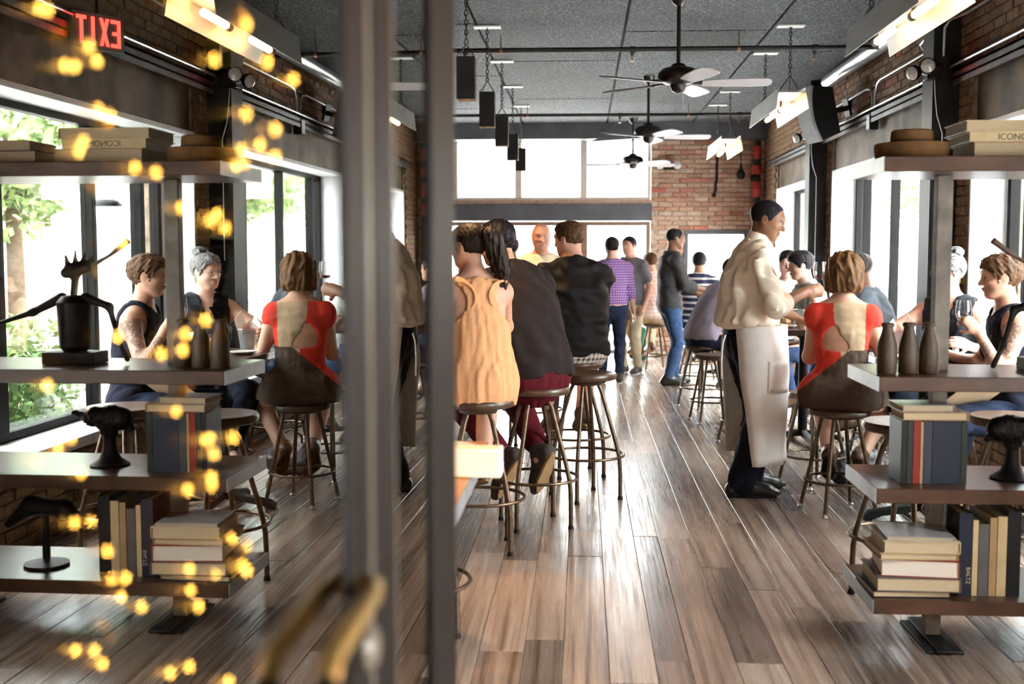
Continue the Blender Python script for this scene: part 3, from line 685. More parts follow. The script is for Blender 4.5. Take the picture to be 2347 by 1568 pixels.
for k, (a, c) in enumerate(BAYS):
    n = 3 if c - a > 3 else 2; st = (c - a) / (n * 1.0); ml = [(a + st * (i + 1), .10 if i % 2 else .07) for i in range(n - 1)]
    if k == 2: ml = [(12.02, .07), (10.93, .045), (9.78, .14)]
    if k == 1: ml = [(7.66, .06), (6.93, .05), (5.8, .12)]
    pane_window(k + 1, ['street window nearest the entrance', 'tall window behind the two women', 'tall window behind the red dress', 'narrow window at the far end'][k], 'x', a + .02, c - .02, SILL + .02, HEAD - .02, XW + .24, ml)
    j = MB(); j.box((XW - .005, a, HEAD - .03), (XW + .30, c, HEAD + .005)); j.box((XW - .005, c - .02, SILL), (XW + .24, c + .005, HEAD - .03)); j.box((XW - .005, a - .005, SILL), (XW + .24, a + .02, HEAD - .03))
    j.box((XW - .06, a - .03, SILL - .04), (XW + .26, c + .03, SILL + .02))
    struct('trim_%d' % (10 + k), j, 'white_jamb', label='pale window reveal lining', bev=.004, smooth=False)
    p = MB(); p.box((XW + .03, a - .12, HEAD + .005), (XW + .32, c + .12, HEAD + .36)); struct('trim_%d' % (20 + k), p, 'stained_steel', label='rust stained steel lintel plate', smooth=False)
    ch = MB(); y0, y1 = a - .22, c + .22
    ch.box((XW - .07, y0, HEAD + .335), (XW + .03, y1, HEAD + .35)); ch.box((XW - .07, y0, HEAD + .30), (XW - .058, y1, HEAD + .40)); ch.box((XW - .07, y0, HEAD + .385), (XW + .03, y1, HEAD + .40))
    struct('trim_%d' % (30 + k), ch, 'channel_steel', label='steel channel ledge above the window', smooth=False)
pane_window(5, 'upper shopfront glazing', 'y', -2.85, .97, 2.27, 3.19, YB + .02, [(-1.91, .12), (-.955, .10), (0, .10)], 'pale_frame', fw=.045)
pane_window(6, 'glazed shopfront doors at the far end', 'y', -2.85, .97, 0.02, 1.96, YB + .02, [(-1.80, .09), (0, .12)], 'bronze_frame', fw=.06)
pane_window(7, 'small back window beside the brick', 'y', 1.46, 2.38, .58, 1.83, YB - .02, [], 'beam_grey', fw=.06)
for k, yc in enumerate((4.03, 8.41, 12.78)):
    q = MB(); q.box((2.41, yc - .125, 0), (2.43, yc + .125, ZC - .022)); q.box((2.575, yc - .125, 0), (2.595, yc + .125, ZC - .022)); q.box((2.43, yc - .012, 0), (2.575, yc + .012, ZC - .022)); q.box((2.43, yc - .125, 0), (2.575, yc - .118, ZC - .022))
    struct('column_%d' % (k + 1), q, 'black_steel', label='black steel column on the window wall', smooth=False)
# bar side wall and street front
q = MB(); q.box((XL - .2, YF, 0), (XL, YB + .35, ZC)); struct('wall_left', q, 'plaster_dark', label='dark wall behind the bar')
q = MB(); q.box((XL - .2, YF - .3, 2.75), (XW + .42, YF, ZC)); q.box((XL - .2, YF - .3, 0), (-3.0, YF, 2.75)); q.box((2.3, YF - .3, 0), (XW + .42, YF, 2.75)); q.box((-3.0, YF - .3, .12), (-.15, YF, 2.75)); q.box((XL - .2, YF - .3, 0), (XW + .42, YF, .12))
struct('wall_front', q, 'plaster_dark', label='street front behind the entrance')
pane_window(9, 'street glazing beside the entrance', 'y', -.15, 2.3, .12, 2.75, YF - .12, [(1.1, .08)])
# daylight portals in the openings
def portal(c, size, rot):
    d = bpy.data.lights.new('window_portal', 'AREA'); d.shape = 'RECTANGLE'; d.size, d.size_y = size; d.cycles.is_portal = True
    o = bpy.data.objects.new('window_portal', d); C.objects.link(o); o.location = c; o.rotation_euler = rot
for a, c in BAYS: portal((XW + .36, (a + c) / 2, (SILL + HEAD) / 2), (HEAD - SILL, c - a), (0, math.pi / 2, 0))
portal((-.94, YB + .2, 2.73), (3.8, .92), (-math.pi / 2, 0, 0)); portal((-.94, YB + .2, 1.0), (3.8, 1.94), (-math.pi / 2, 0, 0)); portal((1.92, YB + .2, 1.2), (.9, 1.25), (-math.pi / 2, 0, 0))
portal((1.07, YF - .2, 1.43), (2.45, 2.6), (math.pi / 2, 0, 0))
# ------------------------------------------------------------------ things on the ceiling and walls
mat('fan_bronze', (.035, .028, .026), .35, metal=.5, var=.2); mat('fan_blade', (.62, .58, .60), .45, var=.06, scale=5); mat('brushed_plate', (.50, .49, .46), .38, metal=.55, var=.12, scale=20, stretch=(1, .1, 1))
mat('plate_white', (.80, .80, .80), .5, var=.03); mat('chain_iron', (.06, .05, .045), .5, metal=.6, var=.2); mat('pendant_black', (.03, .027, .026), .6, var=.15); mat('red_paint', (.46, .05, .03), .4, var=.15); mat('rubber_black', (.015, .015, .016), .6, var=.1)
mat('copper', (.45, .22, .12), .35, metal=.8, var=.2); mat('pipe_black', (.03, .028, .027), .5, var=.2)
glow_mat('lamp_tube', (1, .52, .20), 11.0); glow_mat('lamp_bulb', (1, .58, .24), 30.0); glow_mat('led_red', (1, .02, .01), 12.0); glow_mat('exit_red', (1, .03, .02), 5.0)
mat('lens_clear', (.72, .70, .68), .12, var=.25, scale=60, bmp=.4, metal=.3)
def chain(mb, p, z0, z1, r=.011, wire=.0028):
    z = z0; k = 0
    while z < z1:
        c = V(p[0], p[1], z + r); ax = V(1, 0, 0) if k % 2 else V(0, 1, 0)
        pts = [c + (V(0, math.cos(t) * r * .62, math.sin(t) * r * 1.15) if k % 2 else V(math.cos(t) * r * .62, 0, math.sin(t) * r * 1.15)) for t in np.linspace(0, 2 * math.pi, 11)]
        mb.tube(pts, wire, 5, caps=False); z += r * 1.75; k += 1
CH = MB(); chain(CH, (0, 0), 0, .50, .017, .004); CH_ME = None
def chain_obj(parent, p, z0, z1):
    m = MB(); chain(m, p, z0, z1, .018, .0042); return m.build('chain', 'chain_iron', parent, fix=False)
def ceiling_plate(parent, x, y):
    m = MB(); m.box((x - .11, y - .055, ZC - .034), (x + .11, y + .055, ZC - .021)); return m.build('ceiling_plate', 'plate_white', parent, bev=.003)
# square black tube pendants over the bar
def pendant(k, y):
    X = -.785; z0, z1 = 2.53, 2.81
    t = thing('pendant_lamp', ['square black tube pendant hanging on a chain, nearest of the bar row', 'second square black pendant along the bar row', 'third square black pendant along the bar row', 'fourth square black pendant along the bar row', 'farthest small black pendant of the bar row', 'square black pendant hidden by the door stile', 'square black pendant between the stile and the near high table', 'square black pendant above the near high table'][k], 'lamp', (X, y, z0), 0, 'black tube pendants over the bar')
    a = .061; m = MB(); th = .004
    for lo, hi in (((-a, -a, 0), (a, -a + th, z1 - z0)), ((-a, a - th, 0), (a, a, z1 - z0)), ((-a, -a + th, 0), (-a + th, a - th, z1 - z0)), ((a - th, -a + th, 0), (a, a - th, z1 - z0)), ((-a + th, -a + th, z1 - z0 - .09), (a - th, a - th, z1 - z0 - .08))): m.box(lo, hi)
    m.build('tube_shade', 'pendant_black', t, smooth=False)
    m = MB()
    for sx in (-1, 1):
        for sy in (-1, 1): m.tube([(a * .95 * sx, a * .95 * sy, z1 - z0), (0, 0, z1 - z0 + .09)], .003, 5)
    m.build('hanger_wires', 'chain_iron', t)
    m = MB(); m.ball((0, 0, .075), (.028, .028, .035), 12, 8); m.build('bulb', 'lamp_bulb', t)
    m = MB(); m.lathe([(.016, .1), (.018, .19)], n=10); m.build('socket', 'pendant_black', t)
    c = chain_obj(t, (0, 0), z1 - z0 + .085, ZC - .03 - z0)
    p = ceiling_plate(t, 0, 0); p.location = (0, 0, -z0)
    d = bpy.data.lights.new('pendant_light', 'SPOT'); d.energy = 45; d.color = (1, .60, .28); d.spot_size = 1.25; d.spot_blend = .6; d.shadow_soft_size = .03
    o = bpy.data.objects.new('pendant_light', d); C.objects.link(o); o.parent = t; o.location = (0, 0, .03)
for k, y in enumerate((7.8, 9.5, 11.2, 12.9, 14.6, 6.1, 4.4, 2.85)): pendant(k, y)
# folded metal trough lights along the window side
def trough(k, y0, y1):
    X, zb, zt = 1.66, 2.68, 2.83; yc = (y0 + y1) / 2; hl = (y1 - y0) / 2
    t = thing('trough_lamp', ['folded metal trough light with two glowing tubes, nearest the camera', 'folded metal trough light hanging in front of the loudspeaker', 'small folded metal trough light by the back brick wall'][k], 'lamp', (X, yc, zb), 0, 'folded trough lights')
    h = zt - zb
    def slab(name, p, q, m='brushed_plate', th=.004):
        (x0, z0), (x1, z1) = p, q; n = unit(V(z1 - z0, 0, -(x1 - x0))) * th; mb = MB()
        mb.prism([(x0, -hl, z0), (x0, hl, z0), (x1, hl, z1), (x1, -hl, z1)], n); return mb.build(name, m, t, smooth=False)
    slab('side_plate', (-.125, -.015), (-.105, h)); slab('side_plate', (.135, -.015), (.105, h)); slab('top_plate', (-.105, h - .035), (.105, h - .035), 'plate_white')
    for s in (-1, 1):
        c = s * hl * .5 - .05; m = MB(); m.tube([(0, c - .17, .03), (0, c - .165, .03), (0, c + .165, .03), (0, c + .17, .03)], [.008, .021, .021, .008], 12); m.build('tube_lamp', 'lamp_tube', t)
        m = MB(); m.lathe([(.018, 0), (.024, .004), (.024, .05), (.014, .055)], (0, c + .17, .03), 12, ax=(0, 1, 0)); m.box((-.008, c + .185, .04), (.008, c + .205, h)); m.build('lamp_socket', 'pendant_black', t)
        y = s * hl * .86; m = MB()
        for q in (-1, 1): m.tube([(.075 * q, y, h), (0, y, h + .11)], .004, 5)
        m.tube([(0, y, h), (0, y, h + .11)], .003, 5)
        m.build('hanger_wires', 'chain_iron', t); chain_obj(t, (0, y), h + .105, ZC - .03 - zb); p = ceiling_plate(t, 0, y); p.location.z = -zb
for k, (a, c) in enumerate(((5.55, 7.05), (9.5, 11.0), (13.35, 14.75))): trough(k, a, c)
# ceiling fans
def fan(k, y, rot):
    t = thing('ceiling_fan', ['dark bronze ceiling fan with pale blades, nearest of three', 'middle ceiling fan of three with pale blades', 'farthest ceiling fan before the back windows'][k], 'fan', (.672, y, 2.72), rot, 'ceiling fans')
    m = MB(); m.lathe([(.0, .60), (.022, .60), (.05, .53 + .06), (.068, .618), (.068, .622)], n=20); m.lathe([(.068, .622), (.05, .57), (.02, .545)], n=20); m.build('canopy', 'fan_bronze', t)
    m = MB(); m.tube([(0, 0, .10), (0, 0, .56)], .0145, 12); m.build('rod', 'fan_bronze', t)
    m = MB(); m.lathe([(.02, .145), (.045, .135), (.06, .115), (.11, .105), (.142, .075), (.148, .05), (.142, .02), (.10, .0), (.06, -.01)], n=32); m.build('motor_housing', 'fan_bronze', t)
    m = MB(); m.lathe([(.06, -.008), (.055, -.03), (.045, -.055), (.02, -.068), (0, -.07)], n=24); m.build('switch_cup', 'fan_bronze', t)
    for j in range(5):
        a = 2 * math.pi * j / 5; R = Matrix.Rotation(a, 4, 'Z') @ Matrix.Translation((0, 0, -.004)) @ Matrix.Rotation(-.24, 4, 'X')
        out = [(.17, -.05), (.30, -.066), (.52, -.074), (.63, -.068), (.655, -.04), (.66, 0), (.655, .04), (.63, .068), (.52, .074), (.30, .066), (.17, .05)]
        m = MB(); m.prism([(p, q, 0) for p, q in out], (0, 0, .008)); b_ = m.build('blade', 'fan_blade', t, bev=.002); b_.matrix_local = R
        m = MB(); m.prism([(.08, -.018, .008), (.20, -.04, .008), (.235, 0, .008), (.20, .04, .008), (.08, .018, .008)], (0, 0, .008)); i = m.build('blade_iron', 'fan_bronze', b_, bev=.002)
    m = MB(); m.tube([(.035, 0, -.06), (.036, 0, -.17)], .0015, 4); m.ball((.036, 0, -.175), .006, 8, 6); m.build('pull_cord', 'plate_white', t)
for k, (y, r) in enumerate(((8.45, -.05), (12.3, .1), (16.1, .45))): fan(k, y, r)
# sprinkler pipes
for k, y in enumerate((9.85, 14.5, 5.2)):
    t = thing('sprinkler_pipe', ['black sprinkler pipe crossing the ceiling ahead of the first fan', 'farther black sprinkler pipe crossing before the back windows', 'black sprinkler pipe above the shelving'][k], 'pipe', (0, y, 3.2), 0, 'sprinkler pipes')
    m = MB(); m.tube([(XL + .02, 0, .01), (2.55, 0, 0)], .021, 12); m.build('pipe', 'pipe_black', t)
    for x in (-1.0, .40 + .04 * k, 1.9):
        m = MB(); m.lathe([(.03, -.02), (.03, .03)], (x, 0, 0), 12, ax=(1, 0, 0)); m.tube([(x, 0, -.015), (x, 0, -.05)], [.018, .014], 10); m.build('tee_fitting', 'pipe_black', t)
        m = MB(); m.tube([(x, 0, -.05), (x, 0, -.075)], .008, 8); m.lathe([(.004, -.095), (.018, -.095), (.018, -.092), (.004, -.09)], (x, 0, 0), 12); m.tube([(x, 0, -.075), (x, 0, -.095)], .004, 6); m.build('sprinkler_head', 'copper', t)
    for x in (-1.65, -.70, 1.28, 2.2):
        m = MB(); m.tube([(x, 0, .02), (x, 0, .139)], [.006, .004], 6); m.lathe([(.024, -.012), (.026, 0), (.024, .012)], (x, 0, 0), 12, ax=(1, 0, 0)); m.build('pipe_hanger', 'copper', t)
# galvanised duct at the top of the window wall
t = MB(); t.lathe([(.060, 0), (.066, .005), (.066, 2.9), (.060, 2.905)], (2.46, 9.15, 3.235), 20, ax=(0, 1, 0)); tag(t.build('vent_pipe', 'galv'), 'galvanised round pipe along the top of the window wall', 'pipe')
def conduit(label, pts, r=.011, name='conduit', m='galv'):
    q = MB(); q.tube(pts, r, 8); o = q.build(name, m); return tag(o, label, 'conduit', 'electrical conduits')
W_ = XW - .032
conduit('thin metal conduit dipping into the junction box on brick', [(W_, 12.45, 2.99), (W_, 10.85, 2.99), (W_, 10.70, 2.97), (W_, 10.63, 2.90), (W_, 10.61, 2.74)])
conduit('thin metal conduit rising from junction box to the near column', [(W_, 10.55, 2.74), (W_, 10.53, 2.90), (W_, 10.46, 2.99), (W_, 10.36, 3.01), (W_, 9.02, 3.01), (W_ - .03, 8.96, 3.02), (W_ - .06, 8.95, 3.06), (W_ - .06, 8.72, 3.10), (W_ - .07, 8.64, 3.08), (W_ - .07, 8.58, 3.0), (2.50, 8.57, 2.80)])
conduit('thin metal conduit lying on the steel ledge behind the hat', [(W_ - .05, 8.55, 2.775), (W_ - .05, 10.0, 2.775), (W_ - .05, 12.3, 2.775)], .009)
conduit('metal conduit running above the window behind the two women', [(W_ - .05, 4.2, 2.79), (W_ - .05, 8.24, 2.79)], .011)
conduit('metal conduit climbing away from the near column', [(2.47, 8.26, 2.86), (2.47, 8.25, 3.05), (2.49, 8.2, 3.10), (W_, 8.05, 3.12), (W_, 4.2, 3.14)], .011)
q = MB(); q.box((W_ - .045, 10.52, 2.60), (XW, 10.64, 2.745)); o = q.build('junction_box', 'black_steel', bev=.004); tag(o, 'small black junction box under the conduit on brick', 'junction box')
q = MB(); q.box((-.003, -.052, .01), (.0, .052, .13)); c_ = q.build('cover_plate', 'plate_white', o); c_.location = (W_ - .046, 10.58, 2.60)
def emergency(label, p, k):
    t = thing('emergency_light', label, 'light', p, 0, 'twin head emergency lights')
    m = MB(); m.box((.0, -.02, -.05), (.10, .10, .05)); m.build('battery_box', 'black_steel', t, bev=.008)
    for s, (dx, dy, dz, dr) in enumerate(((-.02, -.09, .03, V(-.25, -1, -.1)), (-.10, -.04, -.01, V(-.9, -.5, -.25)))):
        d = unit(dr); c = V(dx, dy, dz)
        m = MB(); m.lathe([(.012, -.055), (.03, -.05), (.052, -.01), (.054, .012), (.050, .014)], c, 20, ax=d); h_ = m.build('lamp_head', 'rubber_black', t)
        m = MB(); m.lathe([(.0495, .010), (.045, .022), (.03, .03), (0, .034)], c, 20, ax=d); m.build('lens', 'lens_clear', h_)
        m = MB(); m.tube([c - d * .04, (.02, 0, -.02)], .012, 8); m.build('swivel_arm', 'galv', t)
    m = MB(); m.ball((.035, -.024, .025), .006, 8, 6); m.build('indicator', 'led_red', t)
    m = MB(); m.tube([(.06, .02, -.05), (.05, -.03, -.15), (.07, -.02, -.3), (.115, .0, -.42), (.115, .0, -1.3)], .004, 6); m.build('cable', 'plate_white', t)
emergency('twin emergency lamps with a red indicator on the near black column', (2.36, 8.26, 2.755), 0)
emergency('twin emergency lamps on the far black column below the loudspeaker', (2.36, 12.6, 2.73), 1)
# loudspeaker with curved face
t = thing('loudspeaker', 'black loudspeaker with curved pale-edged front bracketed to the brick wall', 'speaker', (2.28, 11.55, 2.86), 0)
def spk(e, z, c): return [(c + e, -.16), (c + e, .16)]
m = MB(); pts = []
for k in range(9):
    z = -.27 + .54 * k / 8; bulge = .05 * (1 - ((k - 4) / 4) ** 2); pts.append((-.10 - bulge, z))
prof = pts + [(.12, .22), (.12, -.22)]; m.prism([(x, -.15, z) for x, z in prof], (0, .30, 0)); o = m.build('cabinet', 'rubber_black', t, bev=.006)
m = MB()
for k in range(8): m.prism([(pts[k][0] - .001, -.152, pts[k][1]), (pts[k + 1][0] - .001, -.152, pts[k + 1][1]), (pts[k + 1][0] + .03, -.152, pts[k + 1][1]), (pts[k][0] + .03, -.152, pts[k][1])], (0, .304, 0))
m.build('front_trim', mat('grille_grey', (.30, .30, .31), .7, var=.1), t)
m = MB(); m.box((.12, -.03, -.03), (.30, .03, .02)); m.box((.285, -.06, -.09), (.318, .06, .09)); m.build('bracket', 'black_steel', t, bev=.004)
t.rotation_euler = (0, math.radians(-12), math.radians(12))
# exit sign past the right edge of the frame, seen in the door glass
t = thing('exit_sign', 'lit red EXIT sign on the window wall above the shelving', 'sign', (2.44, 6.2, 2.72), math.radians(-58))
m = MB(); m.box((-.16, -.012, -.10), (.16, .012, .10)); m.build('plate', mat('exit_plate', (.16, .19, .17), .4), t, bev=.004)
def letter(ch, x0, z0, w_, h_, th=.02):
    B = {'E': [(0, 0, th, h_), (0, 0, w_, th), (0, h_ / 2 - th / 2, w_ * .85, h_ / 2 + th / 2), (0, h_ - th, w_, h_)], 'I': [(w_ / 2 - th / 2, 0, w_ / 2 + th / 2, h_)], 'T': [(w_ / 2 - th / 2, 0, w_ / 2 + th / 2, h_ - th), (0, h_ - th, w_, h_)]}
    m = MB()
    if ch == 'X':
        for a, c in ((0, w_ - th), (w_ - th, 0)): m.prism([(x0 + a, -.016, z0), (x0 + a + th, -.016, z0), (x0 + c + th, -.016, z0 + h_), (x0 + c, -.016, z0 + h_)], (0, .006, 0))
    else:
        for a, z, c, e in B[ch]: m.box((x0 + a, -.016, z0 + z), (x0 + c, -.011, z0 + e))
    return m
for k, ch in enumerate('EXIT'): letter(ch, -.135 + .07 * k, -.075, .06, .15).build('letter', 'exit_red', t, smooth=False)
m = MB(); m.tube([(0, 0, .1), (0, 0, .62)], .008, 8); m.build('stem', 'black_steel', t)
# riser and cables on the back brick
t = thing('sprinkler_riser', 'black and red sprinkler riser pipe in the back brick corner', 'pipe', (2.47, 16.86, 0))
m = MB(); m.tube([(0, 0, 0), (0, 0, 3.1)], .055, 14); m.build('pipe', 'pipe_black', t)
for z0, z1, r in ((2.05, 2.22, .066), (2.30, 2.52, .068), (2.62, 2.75, .072), (2.84, 3.02, .066)):
    m = MB(); m.lathe([(r * .9, z0), (r, z0 + .02), (r, z1 - .02), (r * .9, z1)], n=16); m.ring((0, 0, (z0 + z1) / 2), r, .010); m.build('red_coupling', 'red_paint', t)
m = MB(); m.lathe([(.02, 0), (.05, .01), (.05, .05), (.02, .06)], (-.04, -.05, 2.57), 12, ax=(-.3, -1, 0)); m.build('gauge', 'black_steel', t)
q = MB(); q.tube([(1.92, 16.97, 3.1), (1.92, 16.97, 2.55), (1.90, 16.96, 2.48), (1.91, 16.95, 2.42), (1.88, 16.95, 2.34)], .016, 8); q.ball((1.88, 16.95, 2.33), .028, 10, 8); tag(q.build('wall_cable', 'rubber_black'), 'black cable hanging on the back brick wall', 'cable')
t = thing('hanging_bulb', 'dark round bulb hanging on a cord before the brick', 'lamp', (2.21, 16.6, 0)); m = MB(); m.tube([(0, 0, 2.66), (0, 0, 3.10)], .008, 6); m.build('cord', 'rubber_black', t)
m = MB(); m.lathe([(0, 2.53), (.045, 2.55), (.062, 2.60), (.05, 2.65), (.022, 2.69), (.018, 2.74), (0, 2.75)], n=16); m.build('globe', 'rubber_black', t)
t = thing('twin_flood_lamp', 'white twin flood lamp on the back brick above the standing man', 'lamp', (1.22, 16.95, 2.72))
m = MB(); m.box((-.14, -.04, -.02), (.14, .04, .02)); m.build('bar', 'black_steel', t, bev=.004)
for s in (-1, 1): m = MB(); m.lathe([(.02, 0), (.05, .04), (.055, .08), (0, .1)], (s * .12, -.04, .02), 14, ax=(0, -1, .2)); m.build('lamp_head', 'plate_white', t)
# ------------------------------------------------------------------ furniture
mat('brass_tube', (.13, .09, .058), .38, metal=.75, var=.35, scale=30); mat('seat_wood', (.07, .036, .02), .34, var=.35, scale=14, stretch=(1, 6, 1), spec=.6); mat('seat_rim', (.06, .034, .022), .35, var=.2)
mat('table_dark', (.06, .032, .02), .3, var=.4, scale=9, stretch=(6, 1, 1), spec=.55); mat('shelf_top', (.055, .024, .013), .28, var=.4, scale=9, stretch=(.6, 6, 1), spec=.4); mat('edge_steel', (.26, .26, .27), .38, metal=.5, var=.15)
mat('raw_steel', (.20, .18, .155), .6, metal=0, var=.35, scale=12); mat('glide', (.6, .58, .55), .25, metal=.9, var=.1)
def bent_stool():
    t = thing('bar_stool', 'x', 'stool')
    m = MB(); m.lathe([(0, .735), (.17, .735), (.186, .742), (.190, .755), (.190, .768), (.184, .778), (.15, .774), (0, .768)], n=36); m.build('seat', 'seat_wood', t)
    m = MB(); m.lathe([(.02, .70), (.095, .705), (.11, .735), (.02, .736)], n=24); m.build('swivel_plate', 'seat_rim', t)
    for k in range(4):
        a = math.pi / 4 + math.pi / 2 * k; c, s = math.cos(a), math.sin(a); p = []
        for r, z in ((.075, .712), (.10, .66), (.155, .47), (.19, .35), (.207, .28), (.216, .22), (.219, .15), (.220, .012)): p.append((r * c, r * s, z))
        m = MB(); m.tube(p, .0125, 10); l_ = m.build('leg', 'brass_tube', t)
        m = MB(); m.lathe([(.016, 0), (.017, .004), (.013, .022)], (.220 * c, .220 * s, 0), 12); m.build('foot_glide', 'rubber_black', l_)
    m = MB(); m.ring((0, 0, .27), .236, .0085, n=44); m.build('foot_ring', 'brass_tube', t)
    return t
def straight_stool():
    t = thing('counter_stool', 'x', 'stool')
    m = MB(); m.lathe([(0, .572), (.165, .572), (.176, .578), (.178, .592), (.172, .606), (.14, .602), (0, .598)], n=36); m.build('seat', 'seat_wood', t)
    m = MB(); m.lathe([(.05, .556), (.13, .558), (.15, .573), (.05, .574)], n=24); m.build('seat_plate', 'seat_rim', t)
    for k in range(4):
        a = math.pi / 4 + math.pi / 2 * k; c, s = math.cos(a), math.sin(a); p = [(r * c, r * s, z) for r, z in ((.105, .566), (.225, .012))]
        m = MB(); m.tube(p, .012, 10); l_ = m.build('leg', 'brass_tube', t)
        m = MB(); m.lathe([(.021, 0), (.022, .005), (.014, .012), (.012, .024)], (.226 * c, .226 * s, 0), 12); m.build('foot_glide', 'glide', l_)
    m = MB(); m.ring((0, 0, .19), .197, .008, n=44); m.build('foot_ring', 'brass_tube', t)
    return t
bs = bent_stool(); G1 = 'tall bar stools with bent legs'; used = []
def put(proto, flag, loc, rz, label, group):
    if proto.name not in flag: flag.append(proto.name); o = proto; o.location = loc; o.rotation_euler = (0, 0, rz)
    else: o = dup(proto, loc, rz)
    o['label'] = label; o['group'] = group; return o
for loc, rz, lb in (((-.53, 5.82, 0), .12, 'bar stool under the woman in the peach top'), ((-.26, 6.36, 0), .35, 'bar stool under the man in maroon trousers'), ((.02, 7.10, 0), .55, 'empty bar stool between the dark tee and the black polo'),
                    ((-.05, 7.85, 0), .3, 'bar stool under the man in the black polo'), ((-.40, 9.15, 0), .2, 'bar stool under the seated man with close cropped hair'), ((-.66, 4.30, 0), -.1, 'bar stool mostly hidden behind the door, nearest the entrance'),
                    ((1.42, 5.13, 0), .75, 'empty bar stool directly behind the bookshelf end'), ((1.95, 5.33, 0), .4, 'empty bar stool behind the cast iron stand')):
    put(bs, used, loc, rz, lb, G1)
ss = straight_stool(); G2 = 'counter stools with straight legs'
STOOLS2 = (((1.50, 6.80, 0), .25, 'counter stool under the woman in the red dress'), ((1.52, 7.62, 0), .5, 'empty counter stool beyond the red dress, beside the black bag'), ((2.24, 7.18, 0), .1, 'counter stool under the woman with grey pinned-up hair'), ((2.25, 6.12, 0), .3, 'counter stool under the tattooed woman'),
           ((2.20, 8.62, 0), .4, 'counter stool under the man with cropped grey hair'), ((1.30, 9.20, 0), .5, 'empty counter stool behind the waiter'), ((2.02, 10.08, 0), .4, 'counter stool under the black haired man'), ((1.89, 10.85, 0), .3, 'counter stool under the man in white shirt facing the camera'),
           ((1.16, 10.4, 0), .2, 'empty counter stool left of the waiter'), ((1.16, 11.40, 0), .6, 'counter stool under the leaning man in lavender shirt'), ((1.36, 13.9, 0), .3, 'counter stool under the man in striped shirt'), ((.92, 14.9, 0), .2, 'counter stool under the seated person in pale plaid'),
           ((1.28, 12.6, 0), .7, 'empty counter stool between the lavender shirt and the striped shirt'))
for loc, rz, lb in STOOLS2: put(ss, used, loc, rz, lb, G2)
def pedestal_table(loc, w, d, label, h=.92):
    t = thing('pedestal_table', label, 'table', loc, 0, 'dark pedestal tables along the windows')
    m = MB(); m.box((-w / 2, -d / 2, h - .045), (w / 2, d / 2, h)); m.build('table_top', 'table_dark', t, bev=.004)
    m = MB(); m.tube([(0, 0, .07), (0, 0, h - .045)], .038, 16); m.build('column', 'black_steel', t)
    m = MB(); m.lathe([(.038, h - .09), (.09, h - .05), (.14, h - .046)], n=16); m.build('top_bracket', 'black_steel', t)
    for k in range(4):
        a = math.pi / 2 * k + .1; c, s = math.cos(a), math.sin(a); m = MB()
        pts = [(.02, .10), (.30, .055), (.335, .03), (.335, 0), (.30, .0), (.25, .022), (.02, .05)]; n_ = V(-s, c, 0) * .024
        m.prism([V(r * c, r * s, z) - n_ for r, z in pts], n_ * 2); m.build('base_foot', 'black_steel', t, bev=.006)
    return t
pedestal_table((1.93, 6.62, 0), .52, .80, 'dark pedestal table of the red dress and the two women'); pedestal_table((1.76, 9.32, 0), .62, .75, 'dark pedestal table behind the waiter'); pedestal_table((1.72, 11.75, 0), .62, .75, 'dark pedestal table before the lavender shirt'); pedestal_table((1.75, 14.3, 0), .62, .75, 'farthest dark pedestal table by the striped shirt')
# the bar
t = thing('bar_counter', 'long bar counter with dark top and pale panelled front', 'bar', (0, 0, 0))
m = MB(); m.box((-1.38, 5.3, 1.03), (-.68, 11.6, 1.075)); m.build('counter_top', 'table_dark', t, bev=.004)
m = MB(); m.box((-1.34, 5.36, .10), (-.93, 11.55, 1.03)); m.build('carcass', 'plaster_dark', t)
for k in range(20): m = MB(); m.box((-.93, 5.37 + .309 * k, .10), (-.915, 5.37 + .309 * k + .303, 1.02)); m.build('front_panel', mat('panel_grey', (.55, .54, .53), .5, var=.08, scale=4), t, bev=.003)
m = MB(); m.box((-1.30, 5.40, 0), (-.97, 11.5, .10)); m.build('toe_kick', 'black_steel', t)
m = MB(); m.tube([(-.80, 5.4, .19), (-.80, 11.5, .19)], .02, 10)
for k in range(6): m.tube([(-.80, 5.6 + 1.15 * k, .19), (-.915, 5.6 + 1.15 * k, .19)], .010, 8)
m.build('foot_rail', 'brass_tube', t)
# back bar with bottles
t = thing('back_bar_shelving', 'dark back bar shelving against the bar wall', 'shelving', (XL + .02, 4.3, 0))
m = MB(); m.box((0, 0, 0), (.45, 7.2, .92)); m.build('cupboard', 'plaster_dark', t); m = MB(); m.box((0, -.02, .92), (.48, 7.22, .96)); m.build('worktop', 'table_dark', t)
for z in (1.30, 1.62, 1.93): m = MB(); m.box((0, 0, z), (.30, 7.2, z + .035)); m.build('shelf_board', 'table_dark', t)
for y in (0, 1.8, 3.6, 5.4, 7.16): m = MB(); m.box((0, y, .96), (.28, y + .04, 2.5)); m.build('upright', 'black_steel', t)
for nm, c in (('glass_green', (.10, .16, .02)), ('glass_amber', (.22, .08, .01)), ('glass_dark', (.015, .02, .015)), ('glass_pale', (.50, .52, .46))): mat(nm, c, .08, var=0, spec=.8, trans=.35)
mat('label_cream', (.75, .68, .52), .7, var=.1); mat('cork_foil', (.30, .05, .04), .35, metal=.4)
